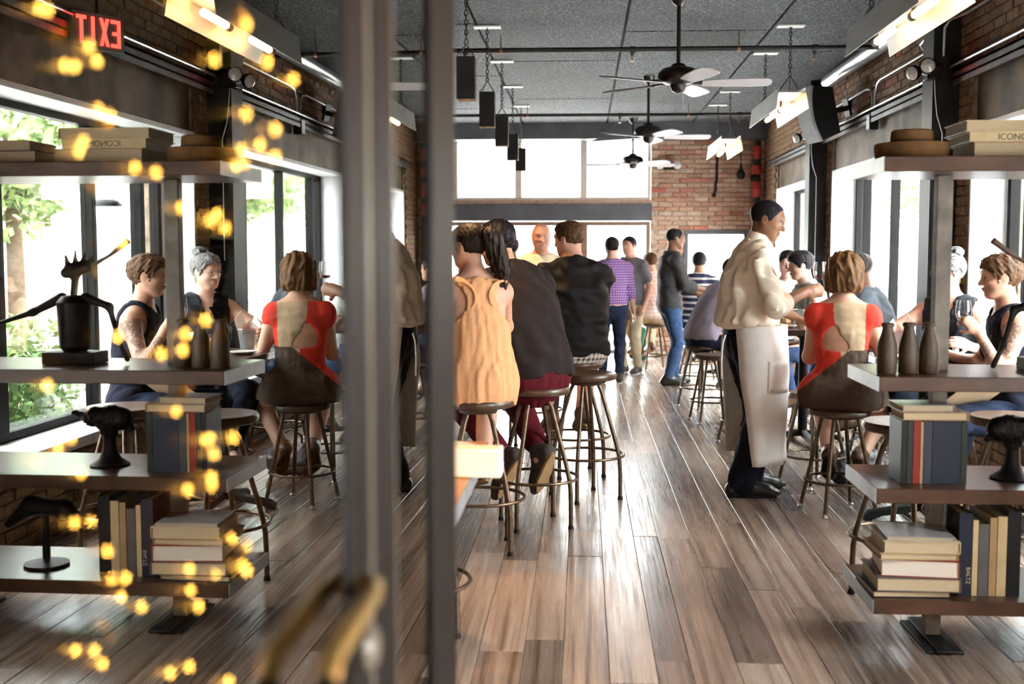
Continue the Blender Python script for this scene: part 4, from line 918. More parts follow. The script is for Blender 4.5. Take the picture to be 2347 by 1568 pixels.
def bottle(mname, h=.30, r=.037):
    t = thing('wine_bottle', 'x', 'bottle'); m = MB()
    m.lathe([(0, .004), (r * .7, 0), (r, .006), (r, h * .62), (r * .9, h * .68), (r * .42, h * .76), (r * .38, h * .95), (r * .44, h * .955), (r * .44, h * .985), (0, h * .985)], n=18); m.build('glass', mname, t)
    m = MB(); m.lathe([(r + .0006, h * .18), (r + .0008, h * .19), (r + .0008, h * .5), (r + .0006, h * .51)], n=18); m.build('label_band', 'label_cream', t)
    m = MB(); m.lathe([(r * .40, h * .84), (r * .47, h * .845), (r * .48, h), (0, h)], n=14); m.build('capsule', 'cork_foil', t); return t
protos = [bottle('glass_green'), bottle('glass_dark', .31), bottle('glass_pale', .28, .04), bottle('glass_amber', .26, .042)]; bu = []
kinds = ['green wine bottle', 'near-black wine bottle', 'clear spirit bottle', 'amber spirit bottle']; rb = random.Random(5)
order = ['first', 'second', 'third', 'fourth', 'fifth', 'sixth', 'seventh', 'eighth', 'ninth', 'tenth', 'eleventh', 'twelfth', 'thirteenth', 'fourteenth']
for zi, z in enumerate((1.965, 1.655, 1.335)):
    for k in range(14):
        i = [1, 1, 0, 1, 0, 2, 1, 0, 1, 3, 0, 1, 2, 0][(k + zi * 3) % 14]; y = (6.6 + .135 * k + rb.uniform(-.02, .02)) if zi == 0 else (6.4 + .16 * k + rb.uniform(-.03, .03))
        put(protos[i], bu, (XL + .17 + rb.uniform(-.03, .05), y, z), rb.random() * 6, '%s, %s from the entrance on the %s back bar shelf' % (kinds[i], order[k], ['top', 'middle', 'lowest'][zi]), 'bottles on the back bar')
# open bookshelf on steel posts, standing square to the window wall
SX0, SX1, SY0, SY1 = 1.085, 2.52, 4.30, 4.80
t = thing('bookshelf', 'steel post bookshelf with thick wooden boards standing by the entrance', 'shelf', (0, 0, 0))
for zt, th in ((1.865, .055), (1.062, .055), (.645, .055), (.225, .055)):
    m = MB(); m.box((SX0 + .004, SY0, zt - th), (SX1, SY1, zt)); o = m.build('shelf_board', 'shelf_top', t, bev=.003)
    m = MB(); m.box((SX0, SY0 + .002, zt - th), (SX0 + .0038, SY1 - .002, zt - .001)); m.build('end_plate', 'edge_steel', o, smooth=False)
for x in (1.375, 2.32):
    m = MB()
    zs = [(.02, .17), (.225, .59), (.645, 1.007), (1.062, 1.81)]
    for a, c in zs: m.box((x - .03, 4.525, a), (x + .03, 4.575, c))
    m.build('post', 'raw_steel', t, bev=.004)
    m = MB(); m.box((x - .07, 4.36, 0), (x + .07, 4.74, .012)); m.box((x - .035, 4.34, .012), (x + .035, 4.76, .02)); m.build('foot_plate', 'black_steel', t, bev=.003)
# near high table half hidden by the door, with a pale box and a plate
t = thing('high_table', 'orange-brown high table just beyond the glass door', 'table', (0, 0, 0))
m = MB(); m.box((-1.05, 2.35, .875), (-.30, 3.62, .92)); m.build('table_top', mat('table_warm', (.42, .17, .05), .35, var=.3, scale=8, stretch=(6, 1, 1)), t, bev=.004); m = MB(); m.box((-.2998, 2.352, .876), (-.296, 3.618, .919)); m.build('edge_band', 'edge_steel', t)
for x in (-.95, -.42):
    for y in (2.45, 3.5): m = MB(); m.box((x - .02, y - .02, 0), (x + .02, y + .02, .875)); m.build('leg', 'black_steel', t, bev=.003)
m = MB(); m.box((-.40, 3.02, .921), (-.215, 3.10, .997)); o = m.build('menu_box', mat('box_cream', (.86, .74, .55), .6, var=.05), bev=.005); tag(o, 'small cream box at the corner of the near high table', 'box')
o = MB(); o.lathe([(0, .004), (.05, 0), (.095, .012), (.10, .017), (.05, .008), (0, .008)], (-.42, 3.42, .921), 28); tag(o.build('plate', mat('plate_glaze', (.82, .78, .70), .2, var=.03)), 'cream plate behind the box on the near high table', 'plate')
# glass door standing open beside the camera, and the sidelight beyond it
glass_mat('door_glass', (.24, .22, .18), refl=.50, gcol=(.92, .91, .88)); mat('door_bronze', (.007, .005, .004), .5, metal=0, spec=.12, var=.2, scale=6); mat('door_edge', (.16, .13, .10), .35, metal=.3, var=.1); mat('old_brass', (.45, .29, .09), .3, metal=.8, var=.2)
t = thing('glass_door', 'tall bronze framed glass door standing open beside the camera', 'door', (-.215, 0, 0), math.radians(-1))
def dbox(name, y0, y1, z0, z1, m_, x0=-.03, x1=.0, p=t, bev=.004): q = MB(); q.box((x0, y0, z0), (x1, y1, z1)); return q.build(name, m_, p, bev=bev)
dbox('hinge_stile', -.02, .10, .01, 2.42, 'door_bronze'); dbox('lock_stile', .965, 1.055, .01, 2.42, 'door_bronze'); dbox('top_rail', .10, .965, 2.30, 2.42, 'door_bronze'); dbox('bottom_rail', .10, .965, .01, .27, 'door_bronze')
dbox('pane', .10, .965, .27, 2.30, 'door_glass', -.010, -.004, bev=0); dbox('edge_strip', 1.056, 1.078, .01, 2.42, 'door_edge', -.026, -.002, bev=.002)
m = MB(); m.tube([(.0, 1.0, 1.225), (.014, .995, 1.225), (.018, .97, 1.225), (.018, .82, 1.222), (.018, .805, 1.21)], .009, 12); ph = m.build('pull_handle', 'old_brass', t)
m = MB(); m.tube([(.018, .805, 1.21), (.018, .80, 1.17), (.018, .80, .80), (.018, .815, .77), (.014, .99, .77), (.0, 1.0, .77)], .009, 12); m.build('grip', 'door_bronze', ph)
m = MB(); m.lathe([(.020, 0), (.022, .004), (.016, .012), (0, .014)], (.0, 1.02, 1.16), 18, ax=(1, 0, 0)); m.build('lock_cylinder', 'door_edge', t)
t = thing('door_sidelight', 'narrow fixed glass sidelight in a dark frame beyond the door', 'window', (-.215, 0, 0), math.radians(-1))
dbox('near_stile', 1.082, 1.185, 0, 2.50, 'door_bronze', -.04, .0, t); dbox('far_stile', 1.46, 1.68, 0, 2.50, 'door_bronze', -.05, .0, t); dbox('top_rail', 1.185, 1.46, 2.42, 2.50, 'door_bronze', -.03, .0, t); dbox('bottom_rail', 1.185, 1.46, 0, .20, 'door_bronze', -.03, .0, t)
dbox('pane', 1.185, 1.46, .20, 2.42, 'door_glass', -.012, -.006, t, 0); dbox('glazing_bead', 1.185, 1.195, .20, 2.42, 'door_edge', -.006, -.001, t, .001); dbox('glazing_bead', 1.450, 1.46, .20, 2.42, 'door_bronze', -.006, -.001, t, .001)
# ------------------------------------------------------------------ people
def person(label, loc, yaw, group=None): return thing('person', label, 'person', loc, yaw * D2R, group)
# waiter in a cream shirt and long apron, facing the window side
def waiter():
    r = person('standing waiter in cream shirt and long white apron holding up a wine glass', (1.02, 7.28, 0), -80)
    b = Body(1.83, build=.95, lean=(0, 2, 15), head=(-30, 18, 0), twist=0,
             hands={1: V(.20, .295, 1.275), -1: V(-.26, .40, 1.10)}, elbows={1: V(.7, -.3, -1), -1: V(-.6, -.3, -1)},
             feet={1: V(.11, -.06, .08), -1: V(-.11, .07, .08)})
    b.toe = {1: V(.1, 1, 0), -1: V(-.1, 1, 0)}
    hd = {1: dict(d=V(-.15, 1, .12), palm=V(-1, .25, -.1), curl=(.75, .7, .5), thumb=.9), -1: dict(d=V(.1, 1, -.5), palm=V(.2, -.3, -1), curl=(.4, .4, .3))}
    sdf_obj('body', b.skin_prims(hd), 'skin_brown', r, .0066)
    b.face_bits(r, 'hair_black', 'iris_dark')
    sdf_obj('hair', b.scalp(.005, (.074, .078), (-.088, -.062)) , 'hair_black', r, .005, wr=.001, wl=.012)
    # loose shirt: blouson over the apron string, gathers on the upper back, sleeves rolled at the elbow
    ex = [rc(b.W - V(0, .01, .03), b.W - V(0, .035, -.10), .246, .172, .06, b.pf, .78)]
    for q in (1, -1):
        ex += [rc(b.sh[q], b.el[q], .061, .063, .05), rc(b.el[q], b.el[q] + (b.wr[q] - b.el[q]) * .12, .062, .056, .04)]
    pr = b.top(.017, 0, -.075, .006, extra=ex, hemk=.05)
    sdf_obj('shirt', pr, 'cream_cotton', r, .0085, wr=.011, wl=.075, ws=(1, 1, .35), seed=4)
    for q in (1, -1):
        u = b.wr[q] - b.el[q]; L = np.linalg.norm(u); u = u / L; m = MB()
        m.lathe([(.052, 0), (.062, .004), (.064, .03), (.061, .062), (.050, .066)], b.el[q] + u * .10 * L, 20, ax=u); m.build('cuff', 'cream_cotton', r)
    # collar stand with two wings
    m = MB(); N = b.N + b.up[2] * .048; m.lathe([(.080, -.02), (.080, .03), (.074, .058), (.067, .056), (.068, -.01)], N + V(0, -.004, 0), 22, ax=unit(b.up[2] + V(0, .1, 0)))
    col = m.build('collar', 'cream_cotton', r)
    for q in (1, -1):
        w = MB(); a = N + b.front * .06 + V(0, 0, .035)
        w.prism([a + V(.012 * q, .004, 0), a + V(.062 * q, -.03, .012), a + V(.085 * q, -.01, -.035), a + V(.045 * q, .03, -.06)], V(0, .006, .003)); w.build('collar_wing', 'cream_cotton', r)
    sdf_obj('trousers', b.bottom(.018, 1.97, .12, .012), 'navy_cloth', r, .009, wr=.004, wl=.12)
    # apron: wraps the front from waist to shin
    z0, z1 = 1.07, .22; m = MB(); n, mlev = 22, 18; vs = []
    for i in range(mlev + 1):
        t = i / mlev; z = z0 + (z1 - z0) * t
        for j in range(n + 1):
            a = (-(150 - 40 * t) + 2 * (150 - 40 * t) * j / n) * D2R; rx_, ry_ = .240 + .046 * min(1, t * 5), .190 + .022 * min(1, t * 3)
            fold = .014 * t * math.sin(a * 7 + 1.3) + .009 * t * math.sin(a * 3 + z * 9)
            vs.append((rx_ * math.sin(a) + fold * math.sin(a), ry_ * math.cos(a) + .035 + fold * math.cos(a) + .02 * (1 - t), z))
    fs = [(i * (n + 1) + j, i * (n + 1) + j + 1, (i + 1) * (n + 1) + j + 1, (i + 1) * (n + 1) + j) for i in range(mlev) for j in range(n)]
    m.add(vs, fs); ap = m.build('apron', 'white_cotton', r); sd = ap.modifiers.new('thick', 'SOLIDIFY'); sd.thickness = .006
    pk = MB(); vs = []
    for i in range(7):
        for j in range(9):
            z = .86 - .19 * i / 6; a = (48 + 42 * j / 8) * D2R; t = (z0 - z) / (z0 - z1); R1, R2 = .246 + .046 * min(1, t * 5), .196 + .022 * min(1, t * 3)
            fold = .014 * t * math.sin(a * 7 + 1.3) + .009 * t * math.sin(a * 3 + z * 9)
            vs.append(((R1 + fold) * math.sin(a), (R2 + fold) * math.cos(a) + .035 + .02 * (1 - t), z))
    pk.add(vs, [(i * 9 + j, i * 9 + j + 1, (i + 1) * 9 + j + 1, (i + 1) * 9 + j) for i in range(6) for j in range(8)])
    p = pk.build('apron_pocket', 'white_cotton', r); p.modifiers.new('thick', 'SOLIDIFY').thickness = .004
    st = MB(); st.tube([(.10, -.165, 1.01), (.11, -.185, .96), (.105, -.19, .86), (.10, -.185, .74)], .006, 6); st.build('apron_string', 'white_cotton', r)
    for q in (1, -1): b.shoe(r, q, b.toe[q], L=.30, h=.007, laces='lace_dark')
    return r, b
WR, WB = waiter()
mat('peach_gauze', (.72, .37, .18), .8, var=.10, scale=40, bmp=.10, stretch=(3, 3, .4)); mat('charcoal_knit', (.020, .015, .015), .85, var=.15, scale=60, bmp=.12); mat('maroon_cloth', (.085, .006, .012), .85, var=.2, scale=20, bmp=.2)
mat('polo_black', (.011, .010, .0105), .62, var=.15, scale=40, bmp=.08); mat('red_trim', (.5, .03, .05), .6); wave_mat('plaid_shorts', [(.75, .70, .62), (.42, .36, .33), (.05, .04, .05)], scale=26., duty=.6)
mat('shirt_cream', (.82, .70, .48), .8, var=.06); mat('shirt_grey', (.16, .15, .16), .85, var=.1); wave_mat('plaid_purple', [(.50, .30, .52), (.24, .10, .30), (.06, .03, .12)], scale=34., duty=.5); mat('khaki', (.52, .42, .28), .85, var=.1)
wave_mat('plaid_pale', [(.82, .76, .72), (.72, .55, .50), (.55, .25, .22)], scale=20., duty=.78); wave_mat('plaid_dark', [(.07, .063, .063), (.035, .032, .033), (.016, .015, .016)], scale=40., duty=.5); wave_mat('stripe_navy', [(.025, .035, .09), (.72, .72, .74)], scale=14., duty=.64)
mat('lavender_cloth', (.30, .27, .34), .8, var=.1, scale=15, bmp=.2); wave_mat('check_white', [(.84, .86, .90), (.60, .66, .80), (.35, .42, .62)], scale=28., duty=.82); mat('tee_slate', (.22, .25, .30), .85, var=.1, scale=20, bmp=.1); mat('black_silk', (.010, .010, .016), .6, var=.2)
mat('navy_tank', (.012, .013, .026), .8, var=.15); mat('dress_red', (.72, .055, .035), .75, var=.05, scale=50, bmp=.06); mat('dress_beige', (.46, .33, .21), .75, var=.05, scale=50, bmp=.06); mat('dress_taupe', (.085, .058, .043), .75, var=.08, scale=50, bmp=.06); mat('grey_green', (.30, .32, .30), .85, var=.1)
# inked skin: wandering dark line work over the arm
m, nt, b_ = _nt('skin_ink'); t1 = tex(nt, 'ShaderNodeTexNoise', 15, detail=3, dist=2.0); nt.links.new(ramp(nt, t1.outputs[0], [(.38, (.58, .33, .23)), (.45, (.10, .085, .08)), (.50, (.50, .30, .21)), (.57, (.16, .11, .09)), (.64, (.58, .33, .23))]), b_.inputs['Base Color']); b_.inputs['Roughness'].default_value = .5; MATS['skin_ink'] = m
TALL, LOW = .873, .700
def sit(pz, h=1.74, fem=False, lean=(4, 8, 14), foot=(.11, .26), fz=None, **k):
    z = fz if fz is not None else (.36 if pz > .8 else .285)
    feet = {q: V(q * foot[0], foot[1], z) for q in (1, -1)}
    return Body(h, fem, pz, lean, feet=feet, knees={q: V(q * .35, 1, .45) for q in (1, -1)}, **k)
def wear(r, b, skin, hair=None, top=None, bottom=None, shoes=None, h=.010, hd=None, face=True, pick=None, topk=None, botk=None, hairp=None, brow='hair_dark'):
    if not b.toe: b.toe = {1: V(.1, 1, 0), -1: V(-.1, 1, 0)}
    sdf_obj('body', b.skin_prims(hd), skin, r, h, pick=pick)
    if face: b.face_bits(r, brow)
    if hair: sdf_obj('hair', hairp or b.scalp(.011), hair, r, .0065, wr=.002, wl=.02, ws=(1, 1, .4))
    if top: tk = dict(e=.013, sleeve=.6, hem=.04, neck=.008); tk.update(topk or {}); sdf_obj(tk.pop('name', 'shirt'), b.top(**tk), top, r, h, wr=.0045, wl=.11, seed=len(r.name) + int(abs(r.location.y * 10)))
    if bottom: bk = dict(e=.010, t1=1.93, waist=.02); bk.update(botk or {}); sdf_obj(bk.pop('name', 'trousers'), b.bottom(**bk), bottom, r, h, wr=.004, wl=.12)
    if shoes:
        for q in (1, -1): b.shoe(r, q, b.toe[q] if pz_stand(b) else V(q * .1, 1, -.25), up=(0, 0, 1), m=shoes[0], sole=shoes[1], h=max(h, .008))
def pz_stand(b): return b.P[2] > .88
# -- at the bar
r = person('seated woman in a peach racerback top with a dark ponytail', (-.53, 5.82, 0), 24)
b = sit(TALL, 1.66, True, (2, 8, 12), head=(34, 8, 0), hands={1: V(.16, .46, 1.10), -1: V(-.16, .46, 1.10)})
sdf_obj('body', b.skin_prims(), 'skin_light', r, .0085); b.face_bits(r)
hc = b.hp
hp_ = b.scalp(.014, (.072, .07), (-.09, -.075)); sdf_obj('hair', hp_, 'hair_dark', r, .006, wr=.003, wl=.02)
sdf_obj('ponytail', [rc(hc(0, -.095, .05), hc(.01, -.155, .03), .032, .045, .03), rc(hc(.01, -.155, .03), hc(.06, -.165, -.12), .045, .048, .03), rc(hc(.06, -.165, -.12), hc(.10, -.13, -.30), .046, .02, .03)], 'hair_dark', r, .006, wr=.007, wl=.035, ws=(1, 1, .15))
mbt = MB(); mbt.ring(hc(0, -.115, .045), .034, .012, ax=b.HR @ V(0, 1, .25), n=20); mbt.build('hair_tie', 'hair_black', r)
pr = b.torso(.013, .06) + [rc(b.W + V(0, -.02, .02), V(0, -.03, .80), .145, .178, .08, V(0, 1, 0), .80), rc(V(0, -.02, .86), V(0, .06, .83), .17, .17, .05)]
for q in (1, -1): pr.append(dict(el(b.sh[q] + b.side * q * .015 - b.front * .01 - b.up[2] * .055, V(.098, .16, .115), np.stack([b.side, b.front, b.up[2]], 1), k=.012), op='-'))
pr += [pl(b.N + b.up[2] * .005, b.up[2]), pl(V(0, 0, .745), V(0, 0, -1)), dict(b.neck(.004), op='-', k=.004)]
sdf_obj('racerback_top', pr, 'peach_gauze', r, .0075, wr=.0042, wl=.055, ws=(1, 1, .05), seed=2)
for q in (1, -1):                                   # ruffled edge and thin strap round each armhole
    pts = []
    for k in range(15):
        a = (-70 + 175 * k / 14) * D2R; pts.append(b.N - b.up[2] * (.10 - .085 * math.sin(a)) + b.side * q * (.125 - .088 * math.cos(a)) - b.front * (.085 + .028 * math.cos(a)) + V(0, 0, .003 * (k % 2)))
    m = MB(); m.tube(pts, .0075, 8); m.build('ruffle', 'peach_gauze', r)
for q in (1, -1): b.shoe(r, q, V(q * .1, 1, -.3), m='shoe_brown', sole='sole_tan', h=.009)
r = person('big man in a charcoal tee hunched over the bar, maroon trousers', (-.26, 6.36, 0), 46)
b = Body(1.86, pz=TALL, lean=(14, 27, 34), build=1.17, head=(6, 16, 0), twist=-6, belly=.9, hands={1: V(.14, .60, 1.11), -1: V(-.16, .60, 1.11)}, feet={1: V(.10, .06, .37), -1: V(-.12, .10, .37)}, knees={q: V(q * .35, 1, .3) for q in (1, -1)})
b.toe = {q: V(q * .1, .55, -.8) for q in (1, -1)}
sdf_obj('body', b.skin_prims(), 'skin_light', r, .009); b.face_bits(r)
sdf_obj('hair', b.scalp(.018, (.075, .068), (-.09, -.088), top=.004), 'hair_black', r, .006, wr=.003, wl=.02)
sdf_obj('tee_shirt', b.top(.020, .55, .075, .006, hemn=unit(V(0, .35, 1))), 'charcoal_knit', r, .0085, wr=.009, wl=.14, seed=9)
sdf_obj('trousers', b.bottom(.012, 1.80, .0), 'maroon_cloth', r, .009, wr=.004, wl=.10)
for q in (1, -1): b.shoe(r, q, V(q * .12, -.35, -.85) if False else V(q * .1, .50, -.80), up=(0, .8, .5), m='sneaker_dark', sole='sole_tan', L=.29, h=.008, laces='sole_tan')
r = person('seated man in a black polo with red collar trim and plaid shorts', (-.05, 7.85, 0), 14)
b = sit(TALL, 1.80, False, (3, 9, 14), build=1.17, belly=.9, head=(44, 6, 0), hands={1: V(.10, .50, 1.12), -1: V(-.20, .48, 1.12)})
b.toe = {q: V(q * .1, 1, -.2) for q in (1, -1)}
sdf_obj('body', b.skin_prims(), 'skin_pink', r, .009); b.face_bits(r, 'hair_brown')
sdf_obj('hair', b.scalp(.010, (.074, .066), (-.088, -.055), top=.006), 'hair_brown', r, .006, wr=.003, wl=.018)
sdf_obj('polo_shirt', b.top(.020, .72, .055, .004), 'polo_black', r, .0085, wr=.010, wl=.13, seed=21)
m = MB(); ax_ = unit(b.up[2] + V(0, .12, 0)); m.lathe([(.072, -.005), (.080, .03), (.075, .046), (.068, .044), (.066, 0)], b.N + b.up[2] * .028, 24, ax=ax_); co = m.build('collar', 'polo_black', r)
m = MB(); m.ring(b.N + b.up[2] * .028 + ax_ * .026, .0803, .003, ax=ax_, n=28); m.build('collar_stripe', 'red_trim', co)
sdf_obj('shorts', b.bottom(.016, .95, -.03), 'plaid_shorts', r, .009, wr=.003, wl=.1)
for q in (1, -1): b.shoe(r, q, V(q * .1, 1, -.35), m='shoe_brown', sole='sole_tan', h=.009)
r = person('bald man in a cream shirt facing the camera behind the polo', (-.37, 9.95, 0), 190)
b = Body(1.74, head=(-6, 4, 0), hands={1: V(.16, .34, 1.10), -1: V(-.2, .30, 1.1)}); wear(r, b, 'skin_pink', None, 'shirt_cream', 'denim_dark', ('shoe_black', 'sole_dark'), topk=dict(sleeve=1.9))
for q in (1, -1): m = MB(); a = b.N + b.front * .055 + V(0, 0, .05); m.prism([a + V(.01 * q, .006, -.01), a + V(.075 * q, -.05, .02), a + V(.08 * q, -.02, -.03), a + V(.035 * q, .02, -.06)], V(0, .006, .003)); m.build('collar_wing', 'shirt_cream', r)
r = person('seated man with close cropped dark hair, only his head showing at the bar', (-.40, 9.15, 0), 62)
b = sit(TALL, 1.72, False, (12, 20, 30), head=(10, 10, 0), hands={1: V(.15, .50, 1.10), -1: V(-.15, .50, 1.10)}); wear(r, b, 'skin_dark', 'hair_black', 'shirt_grey', 'denim_dark', ('shoe_black', 'sole_dark'), hairp=b.scalp(.005, (.07, .07), (-.088, -.05)))
# -- in the aisle
r = person('standing man seen from behind in a purple checked shirt and dark jeans', (.33, 13.4, 0), 4)
b = Body(1.66, head=(0, -2, 0), lean=(0, 0, 2), hands={1: V(.27, .06, .76), -1: V(-.25, .10, .78)}); wear(r, b, 'skin_light', 'hair_dark', 'plaid_purple', 'denim_dark', ('sneaker_dark', 'plate_white'), h=.011, topk=dict(sleeve=1.25, hem=-.03), face=False)
r = person('dark haired person standing just beyond the purple checked shirt', (.60, 14.5, 0), 150)
b = Body(1.68); wear(r, b, 'skin_light', 'hair_black', 'shirt_grey', 'khaki', ('sneaker_dark', 'plate_white'), h=.012, face=False)
r = person('seated person in a pale plaid shirt by the back brick', (.92, 14.9, 0), 30)
b = sit(LOW, 1.70, lean=(4, 10, 16), hands={1: V(.14, .42, .98), -1: V(-.14, .42, .98)}); wear(r, b, 'skin_light', 'hair_brown', 'plaid_pale', 'khaki', ('shoe_brown', 'sole_tan'), h=.012, topk=dict(sleeve=1.8), face=False)
r = person('standing man in a dark checked shirt and jeans, in profile by the brick', (.98, 13.26, 0), -76)
b = Body(1.76, lean=(0, 2, 6), head=(-4, 4, 0), hands={1: V(.17, .36, 1.09), -1: V(-.14, .38, 1.04)}, elbows={q: V(q * .5, -.9, -.8) for q in (1, -1)}, feet={1: V(.1, -.04, .08), -1: V(-.1, .10, .08)})
wear(r, b, 'skin_brown', 'hair_black', 'plaid_dark', 'denim', ('shoe_black', 'sole_dark'), h=.010, topk=dict(sleeve=1.35, hem=.12, e=.018), hairp=b.scalp(.004, (.07, .075), (-.088, -.05)))
r = person('seated man seen from behind in a navy and white striped tee', (1.36, 13.9, 0), -16)
b = sit(LOW, 1.70, lean=(4, 8, 10), hands={1: V(.14, .44, .98), -1: V(-.2, .40, .98)}); wear(r, b, 'skin_olive', 'hair_black', 'stripe_navy', 'denim_dark', ('shoe_black', 'sole_dark'), h=.011, face=False)
r = person('man in a lavender shirt leaning far forward on his stool', (1.16, 11.40, 0), -66)
b = Body(1.80, pz=LOW, lean=(22, 36, 42), build=1.08, head=(0, -6, 0), hands={1: V(.16, .66, .99), -1: V(-.16, .66, .99)}, feet={1: V(.14, .30, .20), -1: V(-.12, .34, .20)}, knees={q: V(q * .3, 1, .4) for q in (1, -1)})
wear(r, b, 'skin_light', 'hair_dark', 'lavender_cloth', 'denim_dark', ('shoe_brown', 'sole_dark'), h=.010, topk=dict(sleeve=1.2, hem=.03, e=.022), face=False)
# -- at the window tables
r = person('seated man with dark hair in a white checked shirt facing the camera', (1.89, 10.85, 0), 168)
b = sit(LOW, 1.74, head=(4, 6, 0), hands={1: V(.15, .42, .98), -1: V(-.2, .40, .98)}); wear(r, b, 'skin_pale', 'hair_dark', 'check_white', 'denim', ('shoe_brown', 'sole_dark'), topk=dict(sleeve=1.5), hairp=b.scalp(.013, (.078, .06), (-.09, -.05), top=.01))
r = person('seated man with thick black hair in profile beside the waiter\'s hand', (2.02, 10.08, 0), 100)
b = sit(LOW, 1.74, lean=(6, 12, 18), head=(-4, 8, 0), hands={1: V(.15, .42, .98), -1: V(-.12, .40, .98)}); wear(r, b, 'skin_pale', 'hair_black', 'grey_green', 'denim', ('shoe_brown', 'sole_dark'), hairp=b.scalp(.016, (.08, .05), (-.09, -.05), top=.012))
r = person('seated man with cropped grey hair in a slate tee, leaning in', (2.20, 8.62, 0), 72)
b = sit(LOW, 1.74, lean=(6, 14, 24), head=(14, 10, 0), hands={1: V(.15, .44, .98), -1: V(-.2, .42, .98)}); wear(r, b, 'skin_pink', 'hair_grey', 'tee_slate', 'denim', ('shoe_brown', 'sole_dark'), h=.009, hairp=b.scalp(.008, (.07, .066), (-.088, -.05), top=.006), topk=dict(neck=.022))
# woman in the red, beige and taupe dress
r = person('seated woman with bobbed auburn hair in a red and taupe cut-out dress', (1.50, 6.80, 0), -24)
b = sit(LOW, 1.69, True, (0, 3, 5), head=(-10, 6, 0), foot=(.09, .16), fz=.30, hands={1: V(.22, .27, .95), -1: V(-.17, .32, .95)}, elbows={q: V(q * .3, -.6, -1) for q in (1, -1)}, twist=10, hipw=.105)
b.toe = {q: V(q * .1, .8, -.6) for q in (1, -1)}
sdf_obj('body', b.skin_prims(), 'skin_light', r, .0075); b.face_bits(r, 'hair_auburn')
H = b.hp; hr_ = [el(H(0, -.025, .04), V(.112, .116, .100) * b.hs, b.HR, .02), el(H(0, -.06, -.035), V(.120, .082, .090) * b.hs, b.HR, .03)]
for q in (1, -1): hr_ += [el(H(.07 * q, -.02, -.05), V(.046, .06, .076) * b.hs, b.HR, .02), el(H(.055 * q, -.075, -.095), V(.035, .03, .03) * b.hs, b.HR, .02)]
hr_ += [el(H(0, -.095, -.09), V(.05, .028, .03) * b.hs, b.HR, .02), dict(el(H(0, .10, -.03), V(.066, .09, .115) * b.hs, b.HR, .02), op='-'), pl(H(0, 0, -.118), b.HR @ V(0, 0, -1))]
sdf_obj('hair', hr_, 'hair_auburn', r, .0055, wr=.0065, wl=.042, ws=(1, 1, .22), seed=12)
bx_, bz_ = b.side, V(0, 0, 1)
dr = b.torso(.010, .05)
for q in (1, -1): dr += b.arm(q, .010, 0, .13) + [rc(b.hip[q], b.kn[q] + (b.kn[q] - b.hip[q]) * -.06, .118, .078, .05)]
dr += [rc((b.hip[1] + b.hip[-1]) / 2, (b.kn[1] + b.kn[-1]) / 2 * .9 + (b.hip[1] + b.hip[-1]) * .05, .11, .075, .06), rc(b.hip[1] + V(.01, -.03, .02), b.hip[-1] + V(-.01, -.03, .02), .125, None, .05)]
ko = b.N - V(0, 0, .20) - b.side * .065 - b.front * .11
dr += [pl(V(0, 0, .612), V(0, 0, -1), .01), dict(rc(ko + b.side * .075 - V(0, 0, .04), ko - b.side * .085 - V(0, 0, .048), .028, .013, .01), op='-'), dict(rc(ko - b.side * .06 - V(0, 0, .035), ko + b.side * .02 + V(0, 0, .05), .022, .018, .02), op='-'), dict(rc(ko + b.side * .05 - V(0, 0, .03), ko + b.side * .02 + V(0, 0, .045), .026, .018, .03), op='-'), dict(b.neck(.02), op='-', k=.01), pl(b.N + b.up[2] * .012, b.up[2])]
def dress_pick(c):
    d = c - b.N; u = d @ b.side; z = d[:, 2]; back = (d @ b.front) < .02
    lim = np.where(u < .05, -.44 + (u + .17) / .22 * .19, -.25)
    red = np.where(u < -.05 + np.clip(-.05 - z, 0, .3) * .22, True, u > .13)
    return np.where(z < lim, 0, np.where(red, 1, 2))
sdf_obj('dress', dr, ['dress_taupe', 'dress_red', 'dress_beige'], r, .0058, pick=dress_pick, wr=.002, wl=.08, seed=3)
for q in (1, -1): b.shoe(r, q, V(q * .1, .70, -.70), up=(0, .6, .6), m='shoe_brown', sole='sole_dark', L=.24, h=.008)
RED, REDB = r, b
# woman with grey pinned-up hair
r = person('seated woman with grey pinned-up hair in a black sleeveless top', (2.24, 7.18, 0), 150)
b = sit(LOW, 1.70, True, (2, 4, 8), head=(-30, 6, -4), hands={1: V(.30, .40, 1.02), -1: V(-.18, .36, .98)}, elbows={1: V(.9, -.3, -.5), -1: V(-.6, -.6, -.8)}, build=1.06)
sdf_obj('body', b.skin_prims(), 'skin_pale', r, .008); b.face_bits(r, 'hair_grey')
H = b.hp; sdf_obj('hair', b.scalp(.014, (.076, .064), (-.09, -.06), top=.008) , 'hair_silver', r, .006, wr=.004, wl=.02)
sdf_obj('hair_bun', [el(H(0, -.065, .125), V(.05, .05, .036), b.HR, .02), el(H(.03, -.10, .10), V(.035, .035, .03), b.HR, .02), rc(H(-.03, -.03, .13), H(.04, -.10, .12), .018, .014, .02), rc(H(.02, -.08, .02), H(.05, -.10, -.05), .014, .006, .02)], 'hair_silver', r, .006, wr=.006, wl=.03)
pr = b.top(.012, .0, .05, None)
for q in (1, -1): pr.append(dict(el(b.sh[q] + b.side * q * .045, V(.07, .12, .13), np.stack([b.side, b.front, b.up[2]], 1), k=.01), op='-'))
pr += [dict(rc(b.N + b.front * .05 + b.up[2] * .06, b.N + b.front * .10 - b.up[2] * .12, .055, .016, .01), op='-'), dict(b.neck(.006), op='-', k=.006)]
sdf_obj('sleeveless_top', pr, 'black_silk', r, .007, wr=.004, wl=.09); sdf_obj('trousers', b.bottom(.012, 1.9, .06), 'navy_cloth', r, .010, wr=.003)
